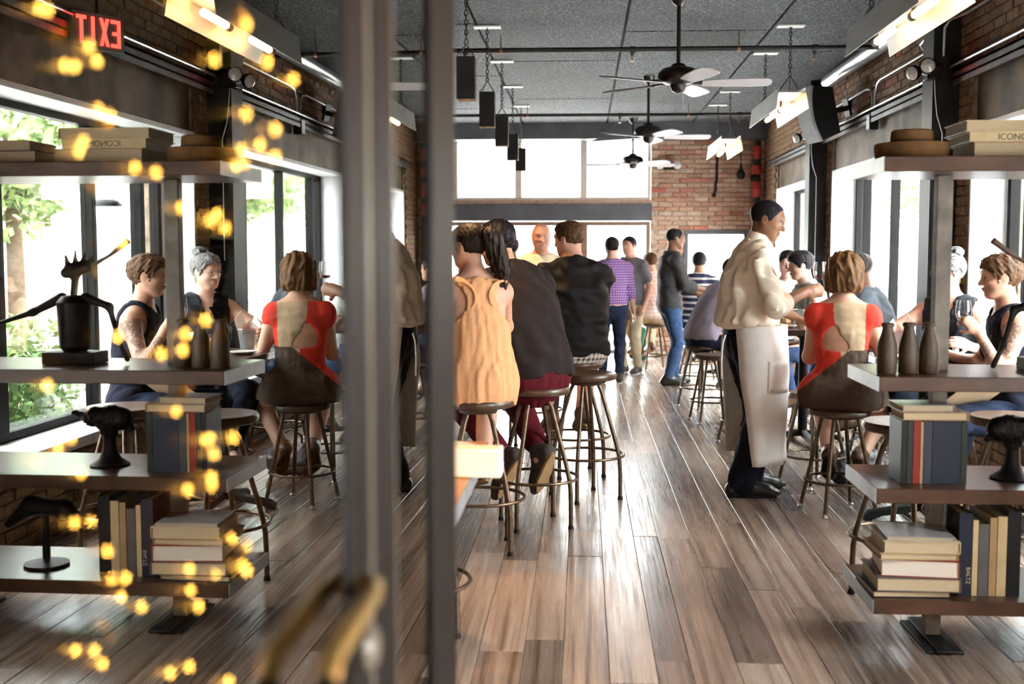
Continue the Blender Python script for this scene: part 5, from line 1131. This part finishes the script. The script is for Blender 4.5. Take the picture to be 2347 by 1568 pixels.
for q in (1, -1):
    b.shoe(r, q, V(q * .1, 1, -.3), m='shoe_brown', sole='sole_tan', h=.009); m = MB(); m.ball(tuple(b.hp(.083 * q, -.01, -.045)), (.005, .005, .016), 8, 6); m.build('earring', 'old_brass', r)
m = MB(); m.tube([b.hp(.012, .094, .008), b.hp(.03, .098, .01)], .001, 4); m.ring(b.hp(.032, .099, .006), .021, .0013, ax=b.HR @ V(0, 1, 0), n=18, m=5); m.ring(b.hp(-.032, .099, .006), .021, .0013, ax=b.HR @ V(0, 1, 0), n=18, m=5); m.tube([b.hp(-.011, .100, .008), b.hp(.011, .100, .008)], .0012, 5)
for q in (1, -1): m.tube([b.hp(.053 * q, .096, .01), b.hp(.082 * q, .0, .014)], .0012, 5)
m.build('glasses', 'edge_steel', r)
# tattooed woman holding a wine glass
r = person('seated short haired woman in a navy tank top with inked arm, holding a wine glass', (2.25, 6.12, 0), 84)
b = sit(LOW, 1.68, True, (2, 6, 10), head=(2, 4, 0), hands={-1: V(-.19, .235, 1.11), 1: V(.16, .34, .98)}, elbows={-1: V(-.35, .35, -1), 1: V(.6, -.5, -.8)}, build=1.08, foot=(.11, .30))
hd = {-1: dict(d=V(.25, .65, .75), palm=V(.9, .1, -.4), curl=(.7, .8, .6), thumb=.9)}
def ink(c):
    S, E, W = b.sh[-1], b.el[-1], b.wr[-1]; out = np.zeros(len(c), int)
    for A, B_ in ((S, E), (E, E + (W - E) * .5)):
        d = B_ - A; t_ = np.clip(((c - A) @ d) / (d @ d), 0, 1); out |= ((np.linalg.norm(c - A - t_[:, None] * d, axis=1) < .075) & (t_ > .02)).astype(int)
    return out
sdf_obj('body', b.skin_prims(hd), ['skin_light', 'skin_ink'], r, .0072, pick=ink); b.face_bits(r, 'hair_brown')
sdf_obj('hair', b.scalp(.015, (.076, .06), (-.095, -.09), top=.008), 'hair_brown', r, .006, wr=.005, wl=.025, ws=(1, 1, .5))
pr = b.top(.012, 0, .05, None)
for q in (1, -1): pr.append(dict(el(b.sh[q] + b.side * q * .012 + b.up[2] * .015, V(.072, .14, .115), np.stack([b.side, b.front, b.up[2]], 1), k=.01), op='-'))
pr += [dict(el(b.N + b.up[2] * .02, V(.085, .10, .075), k=.01), op='-')]
sdf_obj('tank_top', pr, 'navy_tank', r, .007, wr=.003, wl=.09); sdf_obj('jeans', b.bottom(.012, 1.9, .06), 'denim_dark', r, .009, wr=.004, wl=.1)
for q in (1, -1): b.shoe(r, q, V(q * .1, 1, -.3), m='shoe_brown', sole='sole_tan', h=.009)
INK, INKB = r, b
# ------------------------------------------------------------------ things on the shelves and tables
mat('felt_brown', (.15, .075, .03), .9, var=.15, scale=40, bmp=.2); mat('ceramic_brown', (.05, .028, .014), .55, var=.3, scale=90, bmp=.25); mat('cast_iron', (.008, .008, .009), .5, spec=.3, var=.3, scale=30, bmp=.25, metal=.3); mat('page_cream', (.44, .34, .22), .85, var=.08, scale=60, stretch=(1, 1, 8)); mat('page_white', (.64, .56, .47), .85, var=.05, scale=60, stretch=(1, 1, 8))
for nm, c in (('cover_navy', (.012, .016, .030)), ('cover_red', (.20, .018, .012)), ('cover_tan', (.33, .21, .10)), ('cover_grey', (.09, .085, .08)), ('cover_green', (.016, .024, .016)), ('cover_black', (.008, .0085, .010)), ('cover_cream', (.48, .36, .20)), ('cover_slate', (.03, .034, .045)), ('cover_glossy', (.30, .28, .27))): mat(nm, c, .3 if 'gloss' in nm else .42, var=.15, spec=.25)
def lettering(text, size, m, parent, loc, rot):
    tc_ = bpy.data.curves.new('lettering', 'FONT'); tc_.body = text; tc_.size = size; tc_.extrude = .0004; tmp = bpy.data.objects.new('lettering', tc_)
    me = bpy.data.meshes.new_from_object(tmp); bpy.data.objects.remove(tmp); me.materials.clear(); me.materials.append(MATS[m]); lo = link('spine_lettering', me, parent, False); lo.location = loc; lo.rotation_euler = rot; return lo
def book(label, size, cover, page, loc, rz=0.0, stand=False, group='books on the shelf'):
    """lies flat: size = (width along x, depth along y, thickness); standing: spine towards the camera"""
    w_, d_, t_ = size; t = thing('book', label, 'book', loc, rz, group); c = .003; q = MB()
    if not stand:
        q.box((0, 0, 0), (w_, d_, c)); q.box((0, 0, t_ - c), (w_, d_, t_)); q.box((w_ - c, 0, c), (w_, d_, t_ - c)); q.build('cover', cover, t, smooth=False)
        q = MB(); q.box((.006, .005, c), (w_ - c, d_ - .005, t_ - c)); q.build('page_block', page, t, smooth=False)
    else:
        q.box((0, 0, 0), (c, d_, t_)); q.box((w_ - c, 0, 0), (w_, d_, t_)); q.box((c, 0, 0), (w_ - c, c, t_)); q.build('cover', cover, t, smooth=False)
        q = MB(); q.box((c, c, .004), (w_ - c, d_ - .006, t_ - .005)); q.build('page_block', page, t, smooth=False)
    return t
z = .226
for lb, sz, cv, pg, dx, rz in (('dark flat book at the bottom of the lying stack', (.29, .25, .024), 'cover_black', 'page_cream', .0, .03), ('thick grey book second from bottom of the lying stack', (.31, .27, .052), 'cover_grey', 'page_cream', .012, -.02), ('thick white-paged book with red cover in the lying stack', (.285, .26, .066), 'cover_red', 'page_white', .03, -.10),
                               ('thin tan book in the upper lying stack', (.29, .25, .026), 'cover_tan', 'page_cream', .022, .02), ('wide tan-paged book near the top of the lying stack', (.28, .25, .045), 'cover_cream', 'page_cream', .035, -.03), ('glossy jacketed book on top of the lying stack', (.25, .24, .016), 'cover_glossy', 'page_cream', .045, -.05)):
    book(lb, sz, cv, pg, (SX0 + .006 + dx, SY0 + .02 + abs(rz) * .25, z), rz); z += sz[2] + .0008
x = 1.415
for lb, w_, h_, cv, pg in (('tall dark blue book at the left of the bottom row', .048, .315, 'cover_navy', 'page_cream'), ('slim cream book on the bottom shelf', .02, .29, 'cover_cream', 'page_cream'), ('grey cloth book on the bottom shelf', .036, .275, 'cover_grey', 'page_cream'), ('pale tan book on the bottom shelf', .026, .30, 'cover_tan', 'page_white'), ('wide cream-backed book on the bottom shelf', .034, .305, 'cover_cream', 'page_white'), ('tall black book at the right of the bottom row', .048, .325, 'cover_black', 'page_cream')):
    o = book(lb, (w_, .24, h_), cv, pg, (x, SY0 + .07, .226), 0, True); x += w_ + .003
    if cv == 'cover_navy':
        lettering('BALTZ', .022, 'page_cream', o, (.030, -.0006, .11), (math.pi / 2, math.pi / 2, 0))
x = 1.20
for lb, w_, h_, cv in (('black book at the left of the row with the red spine', .022, .238, 'cover_black'), ('dark green book beside the red spine', .020, .240, 'cover_green'), ('red spined book on the lower shelf', .024, .240, 'cover_red'), ('thin tan book beside the red spine', .010, .236, 'cover_tan'), ('dark slate book between red spine and wide navy volume', .03, .24, 'cover_slate'), ('wide navy volume on the lower shelf', .105, .241, 'cover_navy'), ('grey-green book at the right of the navy volume', .022, .238, 'cover_green')):
    book(lb, (w_, .17, h_), cv, 'page_cream', (x, SY0 + .10, .646), 0, True); x += w_ + .002
book('cream-paged book lying across the standing row', (.245, .19, .03), 'cover_tan', 'page_cream', (1.20, SY0 + .09, .8885), .0); book('dark book with glossy cover on top of the cream-paged one', (.20, .17, .024), 'cover_glossy', 'page_cream', (1.20, SY0 + .10, .9195), .05)
o = None; z = 1.866
for lb, sz, cv, pg, dx in (('thick tan volume at the bottom of the top shelf stack', (.36, .26, .056), 'cover_tan', 'page_cream', .03), ('book with dark lettering on its spine on the top shelf', (.34, .27, .036), 'cover_cream', 'page_white', .015), ('cream volume on top of the top shelf stack', (.37, .26, .042), 'cover_cream', 'page_cream', .0)):
    q = book(lb, sz, cv, pg, (1.40 + dx, SY0 + .09, z), .0); z += sz[2] + .001
    if 'lettering' in lb:
        m = MB(); m.box((.0, -.003, 0), (sz[0], 0, sz[2])); sp = m.build('spine', cv, q, smooth=False)
        lettering('ICONOMO', .032, 'cover_slate', q, (.10, -.0036, .007), (math.pi / 2, 0, 0))
# more books on the part of the shelf that only the door glass shows
x = 1.83
for k, (w_, h_, cv) in enumerate(((.04, .30, 'cover_tan'), (.03, .28, 'cover_black'), (.05, .31, 'cover_grey'))): book(['tan book beyond the black one at the wall end', 'black book at the wall end of the bottom shelf', 'grey book nearest the wall on the bottom shelf'][k], (w_, .22, h_), cv, 'page_cream', (x + .42, SY0 + .08, .226), 0, True); x += w_ + .003
book('large dark book lying at the wall end of the top shelf', (.40, .28, .05), 'cover_slate', 'page_cream', (1.86, SY0 + .08, 1.866), .04); book('brown book on the large dark one, top shelf', (.34, .25, .04), 'cover_tan', 'page_cream', (1.89, SY0 + .10, 1.917), -.05)
# hat
t = thing('hat', 'brown flat-topped hat with a deep turned brim on the top shelf', 'hat', (1.245, 4.53, 1.866))
m = MB(); m.lathe([(.0, .0), (.122, 0), (.134, .012), (.139, .045), (.136, .062), (.130, .064), (.124, .058), (.08, .056), (.0, .056)], n=44); m.build('brim', 'felt_brown', t)
m = MB(); m.lathe([(.078, .054), (.079, .09), (.077, .108), (.070, .114), (.04, .109), (0, .110)], n=36); m.build('crown', 'felt_brown', t); m = MB(); m.lathe([(.0796, .058), (.0806, .06), (.0803, .074), (.0794, .076)], n=36); m.build('hat_band', mat('hat_band', (.10, .055, .025), .8), t)
# three stoneware bottles
for k, (x, lb) in enumerate(((1.142, 'first brown stoneware bottle from the end of the middle shelf'), (1.224, 'middle one of the three brown stoneware bottles'), (1.303, 'third brown stoneware bottle, beside the steel post'))):
    t = thing('stoneware_bottle', lb, 'bottle', (x, 4.41 + .012 * k, 1.063), .4 * k, 'brown stoneware bottles'); m = MB()
    m.lathe([(0, .002), (.034, 0), (.037, .005), (.037, .095), (.034, .115), (.024, .148), (.0195, .168), (.019, .178)], n=26); m.build('body', 'ceramic_brown', t)
    m = MB(); m.lathe([(.019, .176), (.024, .178), (.0245, .188), (.021, .191), (.015, .190), (.014, .16)], n=22); m.build('lip', 'ceramic_brown', t)
# cast iron stand on the lower shelf, arched iron piece below it, tool figure above
t = thing('iron_stand', 'black cast iron pedestal with a knuckled head on the lower shelf', 'ornament', (1.655, 4.52, .646))
m = MB(); m.lathe([(.078, 0), (.08, .006), (.07, .012), (.045, .03), (.03, .06), (.026, .10), (.028, .135), (.036, .15)], n=26); m.build('pedestal', 'cast_iron', t)
sdf_obj('head', [rc((-.06, 0, .19), (.07, 0, .195), .042, .036, .02), el((-.02, 0, .225), (.05, .035, .022)), el((.05, -.02, .215), (.03, .03, .028)), rc((0, 0, .14), (0, 0, .19), .034, .05, .02), rc((.07, 0, .19), (.15, 0, .215), .014, .012, .02), rc((-.06, 0, .17), (-.10, .0, .155), .014, .012, .01)], 'cast_iron', t, .006, wr=.003, wl=.03)
t = thing('iron_arch', 'black iron arch on a post, wall end of the bottom shelf', 'ornament', (1.93, 4.50, .226))
sdf_obj('arch', [rc((-.17, 0, .18), (-.08, 0, .24), .02, .034, .03), rc((-.08, 0, .24), (.06, 0, .25), .034, .036, .03), rc((.06, 0, .25), (.16, 0, .17), .034, .018, .03)], 'cast_iron', t, .007); m = MB(); m.tube([(0, 0, .02), (0, 0, .24)], .016, 10); m.lathe([(.09, 0), (.09, .012), (.02, .03)], n=20); m.build('post', 'cast_iron', t)
t = thing('tool_figure', 'black metal figure welded from old tools, arms flung wide, on the middle shelf', 'sculpture', (1.80, 4.54, 1.063), 0)
m = MB(); m.box((-.11, -.07, 0), (.11, .07, .05)); m.build('plinth', 'cast_iron', t, bev=.004)
m = MB(); m.lathe([(.045, .05), (.062, .07), (.066, .19), (.07, .25), (.05, .275), (.03, .28)], n=20); m.build('torso', 'cast_iron', t)
sdf_obj('arm', [rc((.05, 0, .27), (.17, -.01, .21), .022, .014), rc((.17, -.01, .21), (.31, -.02, .165), .013, .008)], 'cast_iron', t, .005); sdf_obj('arm', [rc((-.05, 0, .27), (-.15, 0, .235), .022, .014), rc((-.15, 0, .235), (-.19, -.01, .10), .012, .009), rc((-.19, -.01, .10), (-.225, -.01, .02), .009, .011)], 'cast_iron', t, .005)
sdf_obj('head', [rc((.0, 0, .28), (-.01, 0, .36), .014, .016), rc((.03, 0, .37), (-.06, 0, .39), .022, .02, .02), rc((-.035, 0, .40), (-.055, 0, .455), .011, .004), rc((-.01, 0, .40), (-.012, 0, .46), .012, .004), rc((-.06, 0, .40), (-.09, 0, .445), .010, .004), rc((.02, 0, .40), (.03, 0, .44), .012, .006)], 'cast_iron', t, .005)
m = MB(); m.tube([(-.07, 0, .395), (-.16, -.01, .44), (-.245, -.02, .50)], [.008, .007, .013], 10); m.build('horn', mat('horn_wood', (.10, .05, .025), .5), t)
# glassware
glass_mat('clear_glass', (.97, .98, .98), edge=.45); mat('wine_red', (.10, .005, .012), .1, var=0); mat('wine_white', (.65, .55, .28), .1, var=0, trans=.5); mat('pewter', (.42, .43, .45), .4, metal=.6, var=.1); mat('china', (.85, .84, .82), .2, var=.02); mat('kraft', (.62, .44, .27), .8, var=.08); mat('bread', (.60, .36, .15), .85, var=.3, scale=30, bmp=.4); mat('paper_white', (.85, .82, .76), .8, var=.03)
def wine_glass(label, loc, wine, h=.21, tilt=0.0):
    t = thing('wine_glass', label, 'glass', loc, 0, 'wine glasses'); t.rotation_euler = (0, tilt, 0); s = h / .21
    m = MB(); m.lathe([(.034 * s, .001), (.035 * s, .003), (.010 * s, .008), (.004 * s, .016), (.0037 * s, .085 * s), (.008 * s, .094 * s), (.028 * s, .108 * s), (.039 * s, .135 * s), (.040 * s, .155 * s), (.034 * s, .21 * s), (.033 * s, .21 * s), (.0385 * s, .155 * s), (.0375 * s, .136 * s), (.026 * s, .111 * s), (0, .104 * s)], n=26); m.build('glass', 'clear_glass', t)
    m = MB(); m.lathe([(0, .1045 * s), (.0255 * s, .1115 * s), (.033 * s, .125 * s), (0, .125 * s)], n=22); m.build('wine', wine, t); return t
def world(root, p): return root.matrix_basis @ Vector(tuple(map(float, p)))
hw = world(WR, WB.wr[1] + unit(V(-.15, 1, .12)) * .115 + V(-.035, 0, 0)); wine_glass('red wine glass in the waiter\'s raised hand', (hw.x, hw.y, hw.z - .045), 'wine_red', .215)
hw = world(INK, INKB.wr[-1] + unit(V(.25, .65, .75)) * .10 + V(.045, .0, -.02)); wine_glass('white wine glass in the tattooed woman\'s hand', (hw.x, hw.y, hw.z - .10), 'wine_white', .21)
def tumbler(label, loc):
    t = thing('tumbler', label, 'glass', loc, 0, 'water tumblers'); m = MB(); m.lathe([(.028, 0), (.030, .002), (.036, .10), (.0345, .10), (.0285, .008), (0, .008)], n=22); m.build('glass', 'clear_glass', t); m = MB(); m.lathe([(0, .009), (.0284, .009), (.031, .06), (0, .06)], n=20); m.build('water', 'clear_glass', t)
tumbler('water tumbler beside the bread bucket', (1.80, 6.80, .921)); tumbler('water tumbler before the grey haired woman', (2.06, 6.88, .921)); tumbler('water tumbler behind the waiter', (1.62, 9.12, .921)); tumbler('water tumbler on the near edge of the women\'s table', (1.90, 6.36, .921))
def plate(label, loc, r=.115):
    m = MB(); m.lathe([(0, .003), (r * .55, 0), (r * .6, .002), (r, .016), (r * .98, .019), (r * .58, .007), (0, .007)], n=30); o = m.build('plate', 'china'); o.location = loc; return tag(o, label, 'plate', 'dinner plates')
plate('white plate before the tattooed woman', (2.02, 6.50, .921)); plate('white plate with a burger behind the waiter', (1.60, 9.30, .921), .12); plate('white plate at the far side of the second table', (1.86, 9.55, .921)); plate('white plate on the table before the lavender shirt', (1.60, 11.7, .921)); plate('small side plate beside the bread bucket', (1.78, 6.58, .921), .08)
t = thing('burger', 'burger on the plate behind the waiter', 'food', (1.60, 9.30, .931)); m = MB(); m.lathe([(0, .03), (.05, .03), (.052, .04), (.045, .062), (.02, .072), (0, .073)], n=18); m.build('bun_top', 'bread', t); m = MB(); m.lathe([(0, 0), (.048, 0), (.05, .012), (0, .014)], n=18); m.build('bun_base', 'bread', t); m = MB(); m.lathe([(0, .013), (.052, .014), (.053, .028), (0, .03)], n=18); m.build('patty', mat('patty', (.07, .025, .015), .7, bmp=.4, scale=50), t)
def bucket(label, loc, r=.065, h=.12, paper=True, m_='pewter'):
    t = thing('bucket', label, 'bucket', loc); q = MB(); q.lathe([(r * .75, 0), (r * .78, .002), (r, h), (r * 1.04, h + .003), (r * 1.02, h + .008), (r * .96, h), (r * .74, .006), (0, .006)], n=28); q.build('pail', m_, t)
    if paper:
        q = MB(); c = V(0, 0, h * .3)
        for a, d, hh in ((.3, .05, .15), (2.2, .045, .12), (4.2, .05, .10)):
            e = V(math.cos(a), math.sin(a), 0); f = V(-math.sin(a), math.cos(a), 0); q.prism([c + e * .02 - f * .045, c + e * .02 + f * .045, c + e * d * 1.3 + f * .05 + V(0, 0, hh), c + e * d + V(0, 0, hh + .05), c + e * d * 1.3 - f * .05 + V(0, 0, hh)], e * .0015)
        q.build('paper_liner', 'paper_white', t)
        for k, (a, z_) in enumerate(((.2, .10), (1.8, .115), (3.4, .10))): q = MB(); q.tube([(-.03 * math.cos(a), -.03 * math.sin(a), z_ - .06), (.03 * math.cos(a), .03 * math.sin(a), z_ + .035)], [.016, .014], 10); q.build('bread_stick', 'bread', t)
    return t
bucket('bucket of bread in white paper on the red dress\'s table', (1.86, 6.92, .921)); bucket('grey metal pail on the table behind the waiter', (1.74, 9.40, .921), .06, .13, False)
t = thing('tray', 'round black serving tray before the black haired man', 'tray', (1.90, 9.62, .96)); m = MB(); m.lathe([(0, 0), (.13, 0), (.15, .014), (.147, .016), (.128, .004), (0, .004)], n=32); m.build('dish', 'rubber_black', t); m = MB(); m.lathe([(.06, -.038), (.06, 0)], n=16); m.build('stand', 'rubber_black', t)
for lb, loc in (('glass salt shaker beside the red dress', (1.70, 9.02, .921)), ('glass pepper shaker on the women\'s table', (2.13, 6.74, .921))): t = thing('salt_shaker', lb, 'shaker', loc); m = MB(); m.lathe([(0, 0), (.02, 0), (.018, .06), (0, .061)], n=14); m.build('jar', 'china', t); m = MB(); m.lathe([(.0185, .06), (.0175, .078), (.01, .086), (0, .087)], n=14); m.build('cap', 'glide', t)
# cutlery roll, menus
for lb, loc, rz, tl in (('kraft paper menu board on the tattooed woman\'s lap', (2.00, 5.98, .80), .35, -.5),):
    q = MB(); q.box((-.11, -.15, -.002), (.11, .15, .002)); o = q.build('menu_board', 'kraft', bev=.001); o.location = loc; o.rotation_euler = (-.62, .18, rz); tag(o, lb, 'menu')
# bags
t = thing('handbag', 'black handbag on the floor beyond the red dress', 'bag', (1.80, 7.60, 0), .3); sdf_obj('bag_body', [rc((-.12, 0, .09), (.12, 0, .09), .085, None, .03, V(0, 1, 0), .9), rc((-.10, 0, .17), (.10, 0, .17), .06, None, .05, V(0, 1, 0), .8), pl((0, 0, .004), (0, 0, -1))], mat('bag_black', (.014, .014, .017), .5, var=.2, scale=20, bmp=.2), t, .01, wr=.005, wl=.08)
m = MB(); m.tube([(-.09, 0, .20), (-.08, 0, .28), (0, 0, .32), (.08, 0, .28), (.09, 0, .20)], .009, 8); m.build('strap', 'bag_black', t)
t = thing('backpack', 'dark green backpack on the floor by the far doors', 'bag', (.78, 16.3, 0), .2); sdf_obj('pack_body', [rc((0, 0, .12), (0, 0, .36), .15, .13, .04, V(0, 1, 0), .7), rc((0, -.09, .12), (0, -.08, .22), .10, .09, .03, V(0, 1, 0), .6), pl((0, 0, .004), (0, 0, -1))], mat('pack_green', (.02, .085, .06), .75, var=.2, scale=15, bmp=.2), t, .012, wr=.005, wl=.09)
m = MB(); m.tube([(-.03, 0, .48), (-.02, 0, .53), (.02, 0, .53), (.03, 0, .48)], .008, 8); m.build('grab_loop', 'rubber_black', t)
# string lights draped behind the door glass
glow_mat('fairy_bulb', (1, .60, .13), 110.0); mat('gold_leaf', (.75, .50, .10), .3, metal=.85, var=.2)
rs = random.Random(21)
def strand(k, pts, n, label):
    t = thing('string_lights', label, 'string lights', (0, 0, 0), 0, 'golden string lights')
    P = [V(*p) for p in pts]; path = []
    for a, c in zip(P[:-1], P[1:]):
        for u in np.linspace(0, 1, 8)[:-1]: path.append(a + (c - a) * u - V(0, 0, .03 * math.sin(u * math.pi)) + V(rs.uniform(-.012, .012), rs.uniform(-.012, .012), 0))
    path.append(P[-1]); m = MB(); m.tube(path, .0016, 5); m.build('wire', 'rubber_black', t)
    for i in range(n):
        q = path[int((i + .5) / n * (len(path) - 1))] + V(rs.uniform(-.012, .012), rs.uniform(-.02, .02), rs.uniform(-.035, .02)); m = MB(); m.ball((0, 0, 0), (.0042, .0042, .006), 8, 6); m.build('bulb', 'fairy_bulb', t).location = tuple(q)
    for i in range(n // 3):
        q = path[rs.randrange(len(path))] + V(rs.uniform(-.03, .03), rs.uniform(-.03, .03), rs.uniform(-.03, .03)); a, e = unit(V(rs.gauss(0, 1), rs.gauss(0, 1), rs.gauss(0, 1))), V(0, 0, 1); f = unit(np.cross(a, e)); m = MB(); m.prism([q - a * .03, q - f * .009, q + a * .03, q + f * .009], np.cross(a, f) * .0012); m.build('gilt_leaf', 'gold_leaf', t, smooth=False)
strand(0, [(-.44, 1.10, 2.05), (-.40, 1.12, 1.76), (-.33, 1.16, 1.74), (-.31, 1.18, 1.68), (-.37, 1.20, 1.62), (-.41, 1.25, 1.56)], 22, 'string of golden lights looping down behind the upper door glass')
strand(1, [(-.58, 1.20, 2.05), (-.56, 1.18, 1.76), (-.47, 1.14, 1.74), (-.54, 1.22, 1.66), (-.45, 1.24, 1.60), (-.56, 1.25, 1.45)], 20, 'string of golden lights nearest the hinge side of the door')
strand(2, [(-.40, 1.20, 1.47), (-.46, 1.24, 1.40), (-.37, 1.2, 1.33), (-.42, 1.22, 1.26), (-.35, 1.2, 1.22), (-.46, 1.24, 1.16), (-.40, 1.2, 1.08), (-.44, 1.2, .95)], 26, 'lower string of golden lights hanging behind the door handle')
strand(3, [(-.56, 1.2, 1.38), (-.60, 1.26, 1.30), (-.53, 1.22, 1.22), (-.50, 1.24, 1.16), (-.56, 1.25, 1.08), (-.52, 1.2, .98)], 18, 'short string of golden lights low at the frame edge')
# ------------------------------------------------------------------ the street outside
t = thing('dome_lamp', 'dark dome lamp on a bracket outside the window of the two women', 'lamp', (3.2, 7.9, 1.84)); m = MB(); m.lathe([(.115, 0), (.112, .01), (.09, .035), (.05, .055), (.02, .062), (.02, .09), (0, .09)], n=26); m.build('shade', 'black_steel', t); m = MB(); m.tube([(0, 0, .085), (0, 0, .30), (-.03, 0, .36), (-.10, 0, .38), (-.17, 0, .38)], .010, 8); m.build('bracket', 'black_steel', t)
q = MB(); q.box((XW + .44, -14, -.25), (6.2, 60, -.10)); struct('pavement', q, mat('pavement_pale', (.60, .58, .55), .9, var=.12, scale=2), label='pale pavement outside')
q = MB(); q.box((6.2, -14, -.34), (40, 60, -.22)); struct('street', q, mat('asphalt', (.22, .22, .23), .9, var=.12, scale=2), label='street outside'); q = MB(); q.box((-30, YB + .37, -.25), (XW + .42, 60, -.06)); struct('back_yard', q, 'pavement_pale', label='pale yard behind the far doors'); q = MB(); q.box((-20, -14, -.25), (XW + .42, YF - .31, -.06)); struct('forecourt', q, 'pavement_pale', label='forecourt before the entrance')
mat('facade_pink', (.55, .26, .20), .9, var=.12, scale=3); mat('facade_trim', (.82, .78, .72), .8, var=.05); mat('facade_cream', (.80, .75, .66), .9, var=.06); mat('far_glass', (.20, .24, .27), .15, var=.1)
def facade(label, x0, x1, y0, y1, h, wallm, face, floors=3, n=6):
    t = thing('building', label, 'building', ((x0 + x1) / 2, (y0 + y1) / 2, -.22)); cx_, cy_ = (x0 + x1) / 2, (y0 + y1) / 2
    m = MB(); m.box((x0 - cx_, y0 - cy_, 0), (x1 - cx_, y1 - cy_, h)); m.build('wall', wallm, t); m = MB(); m.box((x0 - cx_ - .25, y0 - cy_ - .25, h), (x1 - cx_ + .25, y1 - cy_ + .25, h + .35)); m.build('cornice', 'facade_trim', t)
    for f in range(floors):
        for k in range(n):
            u = (k + .5) / n; z0 = .9 + f * 3.2; m = MB(); g = MB(); w_ = .55
            if face == 'x': y = (y0 - cy_) + u * (y1 - y0); a = x0 - cx_; m.box((a - .08, y - w_ - .12, z0 - .12), (a - .002, y + w_ + .12, z0 + 2.0)); g.box((a - .10, y - w_, z0), (a - .082, y + w_, z0 + 1.85))
            else: x = (x0 - cx_) + u * (x1 - x0); a = y0 - cy_; m.box((x - w_ - .12, a - .08, z0 - .12), (x + w_ + .12, a - .002, z0 + 2.0)); g.box((x - w_, a - .10, z0), (x + w_, a - .082, z0 + 1.85))
            wn = m.build('window', 'facade_trim', t); g.build('pane', 'far_glass', wn)
facade('pink brick townhouse across the street', 15.5, 22, 4, 30, 9.5, 'facade_pink', 'x', 3, 9); facade('cream building at the far end of the street', 15.5, 22, 32, 52, 8, 'facade_cream', 'x', 2, 7); facade('cream building beyond the back yard', -14, 12, 48, 54, 7, 'facade_cream', 'y', 2, 9)
facade('brown brick building facing the entrance', -18, 16, -17, -11, 13, mat('facade_brown', (.16, .11, .085), .9, var=.2, scale=3), 'y', 0, 0)  # out of view, put in to lower sky brightness through the front glazing
mat('leaf_green', (.34, .44, .20), .6, var=.5, scale=6); mat('leaf_dark', (.12, .22, .07), .6, var=.5, scale=8); mat('bark', (.13, .09, .06), .9, var=.3, bmp=.5)
def leaves(name, ctr, rad, n, size, m, parent, seed):
    R = np.random.RandomState(seed); p = R.normal(size=(n, 3)); p /= np.linalg.norm(p, axis=1)[:, None]; p *= (R.uniform(.25, 1, (n, 1)) ** .5) * (1 + .25 * np.sin(p[:, :1] * 5 + seed) * np.cos(p[:, 2:] * 4)); p = p * np.array(rad) + np.array(ctr)
    a = R.normal(size=(n, 3)); a /= np.linalg.norm(a, axis=1)[:, None]; c = np.cross(a, R.normal(size=(n, 3))); c /= np.linalg.norm(c, axis=1)[:, None]; s = size * R.uniform(.6, 1.4, (n, 1))
    Vv = np.stack([p - a * s, p + c * s * .4, p + a * s, p - c * s * .4], 1).reshape(-1, 3); me = bpy.data.meshes.new(name); me.from_pydata(Vv.tolist(), [], [(4 * i, 4 * i + 1, 4 * i + 2, 4 * i + 3) for i in range(n)]); me.materials.append(MATS[m]); o = bpy.data.objects.new(name, me); C.objects.link(o); o.parent = parent; return o
def tree(label, x, y, h, r, seed):
    t = thing('tree', label, 'tree', (x, y, -.22), 0, 'street trees'); m = MB(); m.tube([(0, 0, 0), (.04, .02, h * .45), (-.03, .05, h * .7)], [.16, .12, .06], 10)
    for k in range(4): a = k * 1.6 + seed; m.tube([(0, 0, h * .45), (math.cos(a) * r * .5, math.sin(a) * r * .5, h * .7)], [.07, .02], 7)
    m.build('trunk', 'bark', t); leaves('crown', (0, 0, h * .72), (r, r, h * .33), 5200, .13, 'leaf_green', t, seed)
tree('green street tree seen through the window behind the red dress', 8.2, 37, 6.0, 2.6, 1); tree('street tree across from the far window', 8.6, 43.5, 6.5, 2.8, 2); tree('street tree opposite the middle window', 8.4, 26, 5.6, 2.2, 3); tree('street tree opposite the bookshelf window', 9.4, 18, 5.4, 1.8, 4)
def shrub(label, x, y, h, r, seed, m='leaf_dark'):
    t = thing('shrub', label, 'shrub', (x, y, -.10), 0, 'shrubs in the window planter'); q = MB()
    for k in range(6): a = k + seed; q.tube([(0, 0, .30), (math.cos(a) * r * .6, math.sin(a) * r * .6, h * .8)], [.012, .004], 5)
    q.build('stems', 'bark', t); leaves('foliage', (0, 0, .30 + (h - .30) * .5), (r, r, (h - .30) * .55), 900, .045, m, t, seed)
q = MB(); q.box((3.35, 5.0, -.10), (3.85, 8.3, .34)); tag(q.build('planter', mat('planter_grey', (.30, .28, .26), .8), bev=.01), 'long grey planter outside the window of the two women', 'planter')
for k, (y, h, r) in enumerate(((5.3, 1.25, .30), (5.9, 1.05, .32), (6.5, 1.35, .30), (7.1, 1.0, .30), (7.7, 1.2, .28))): shrub('green shrub, %s along the planter outside' % order[k], 3.6, y, h, r, k + 3, 'leaf_dark' if k % 2 else 'leaf_green')
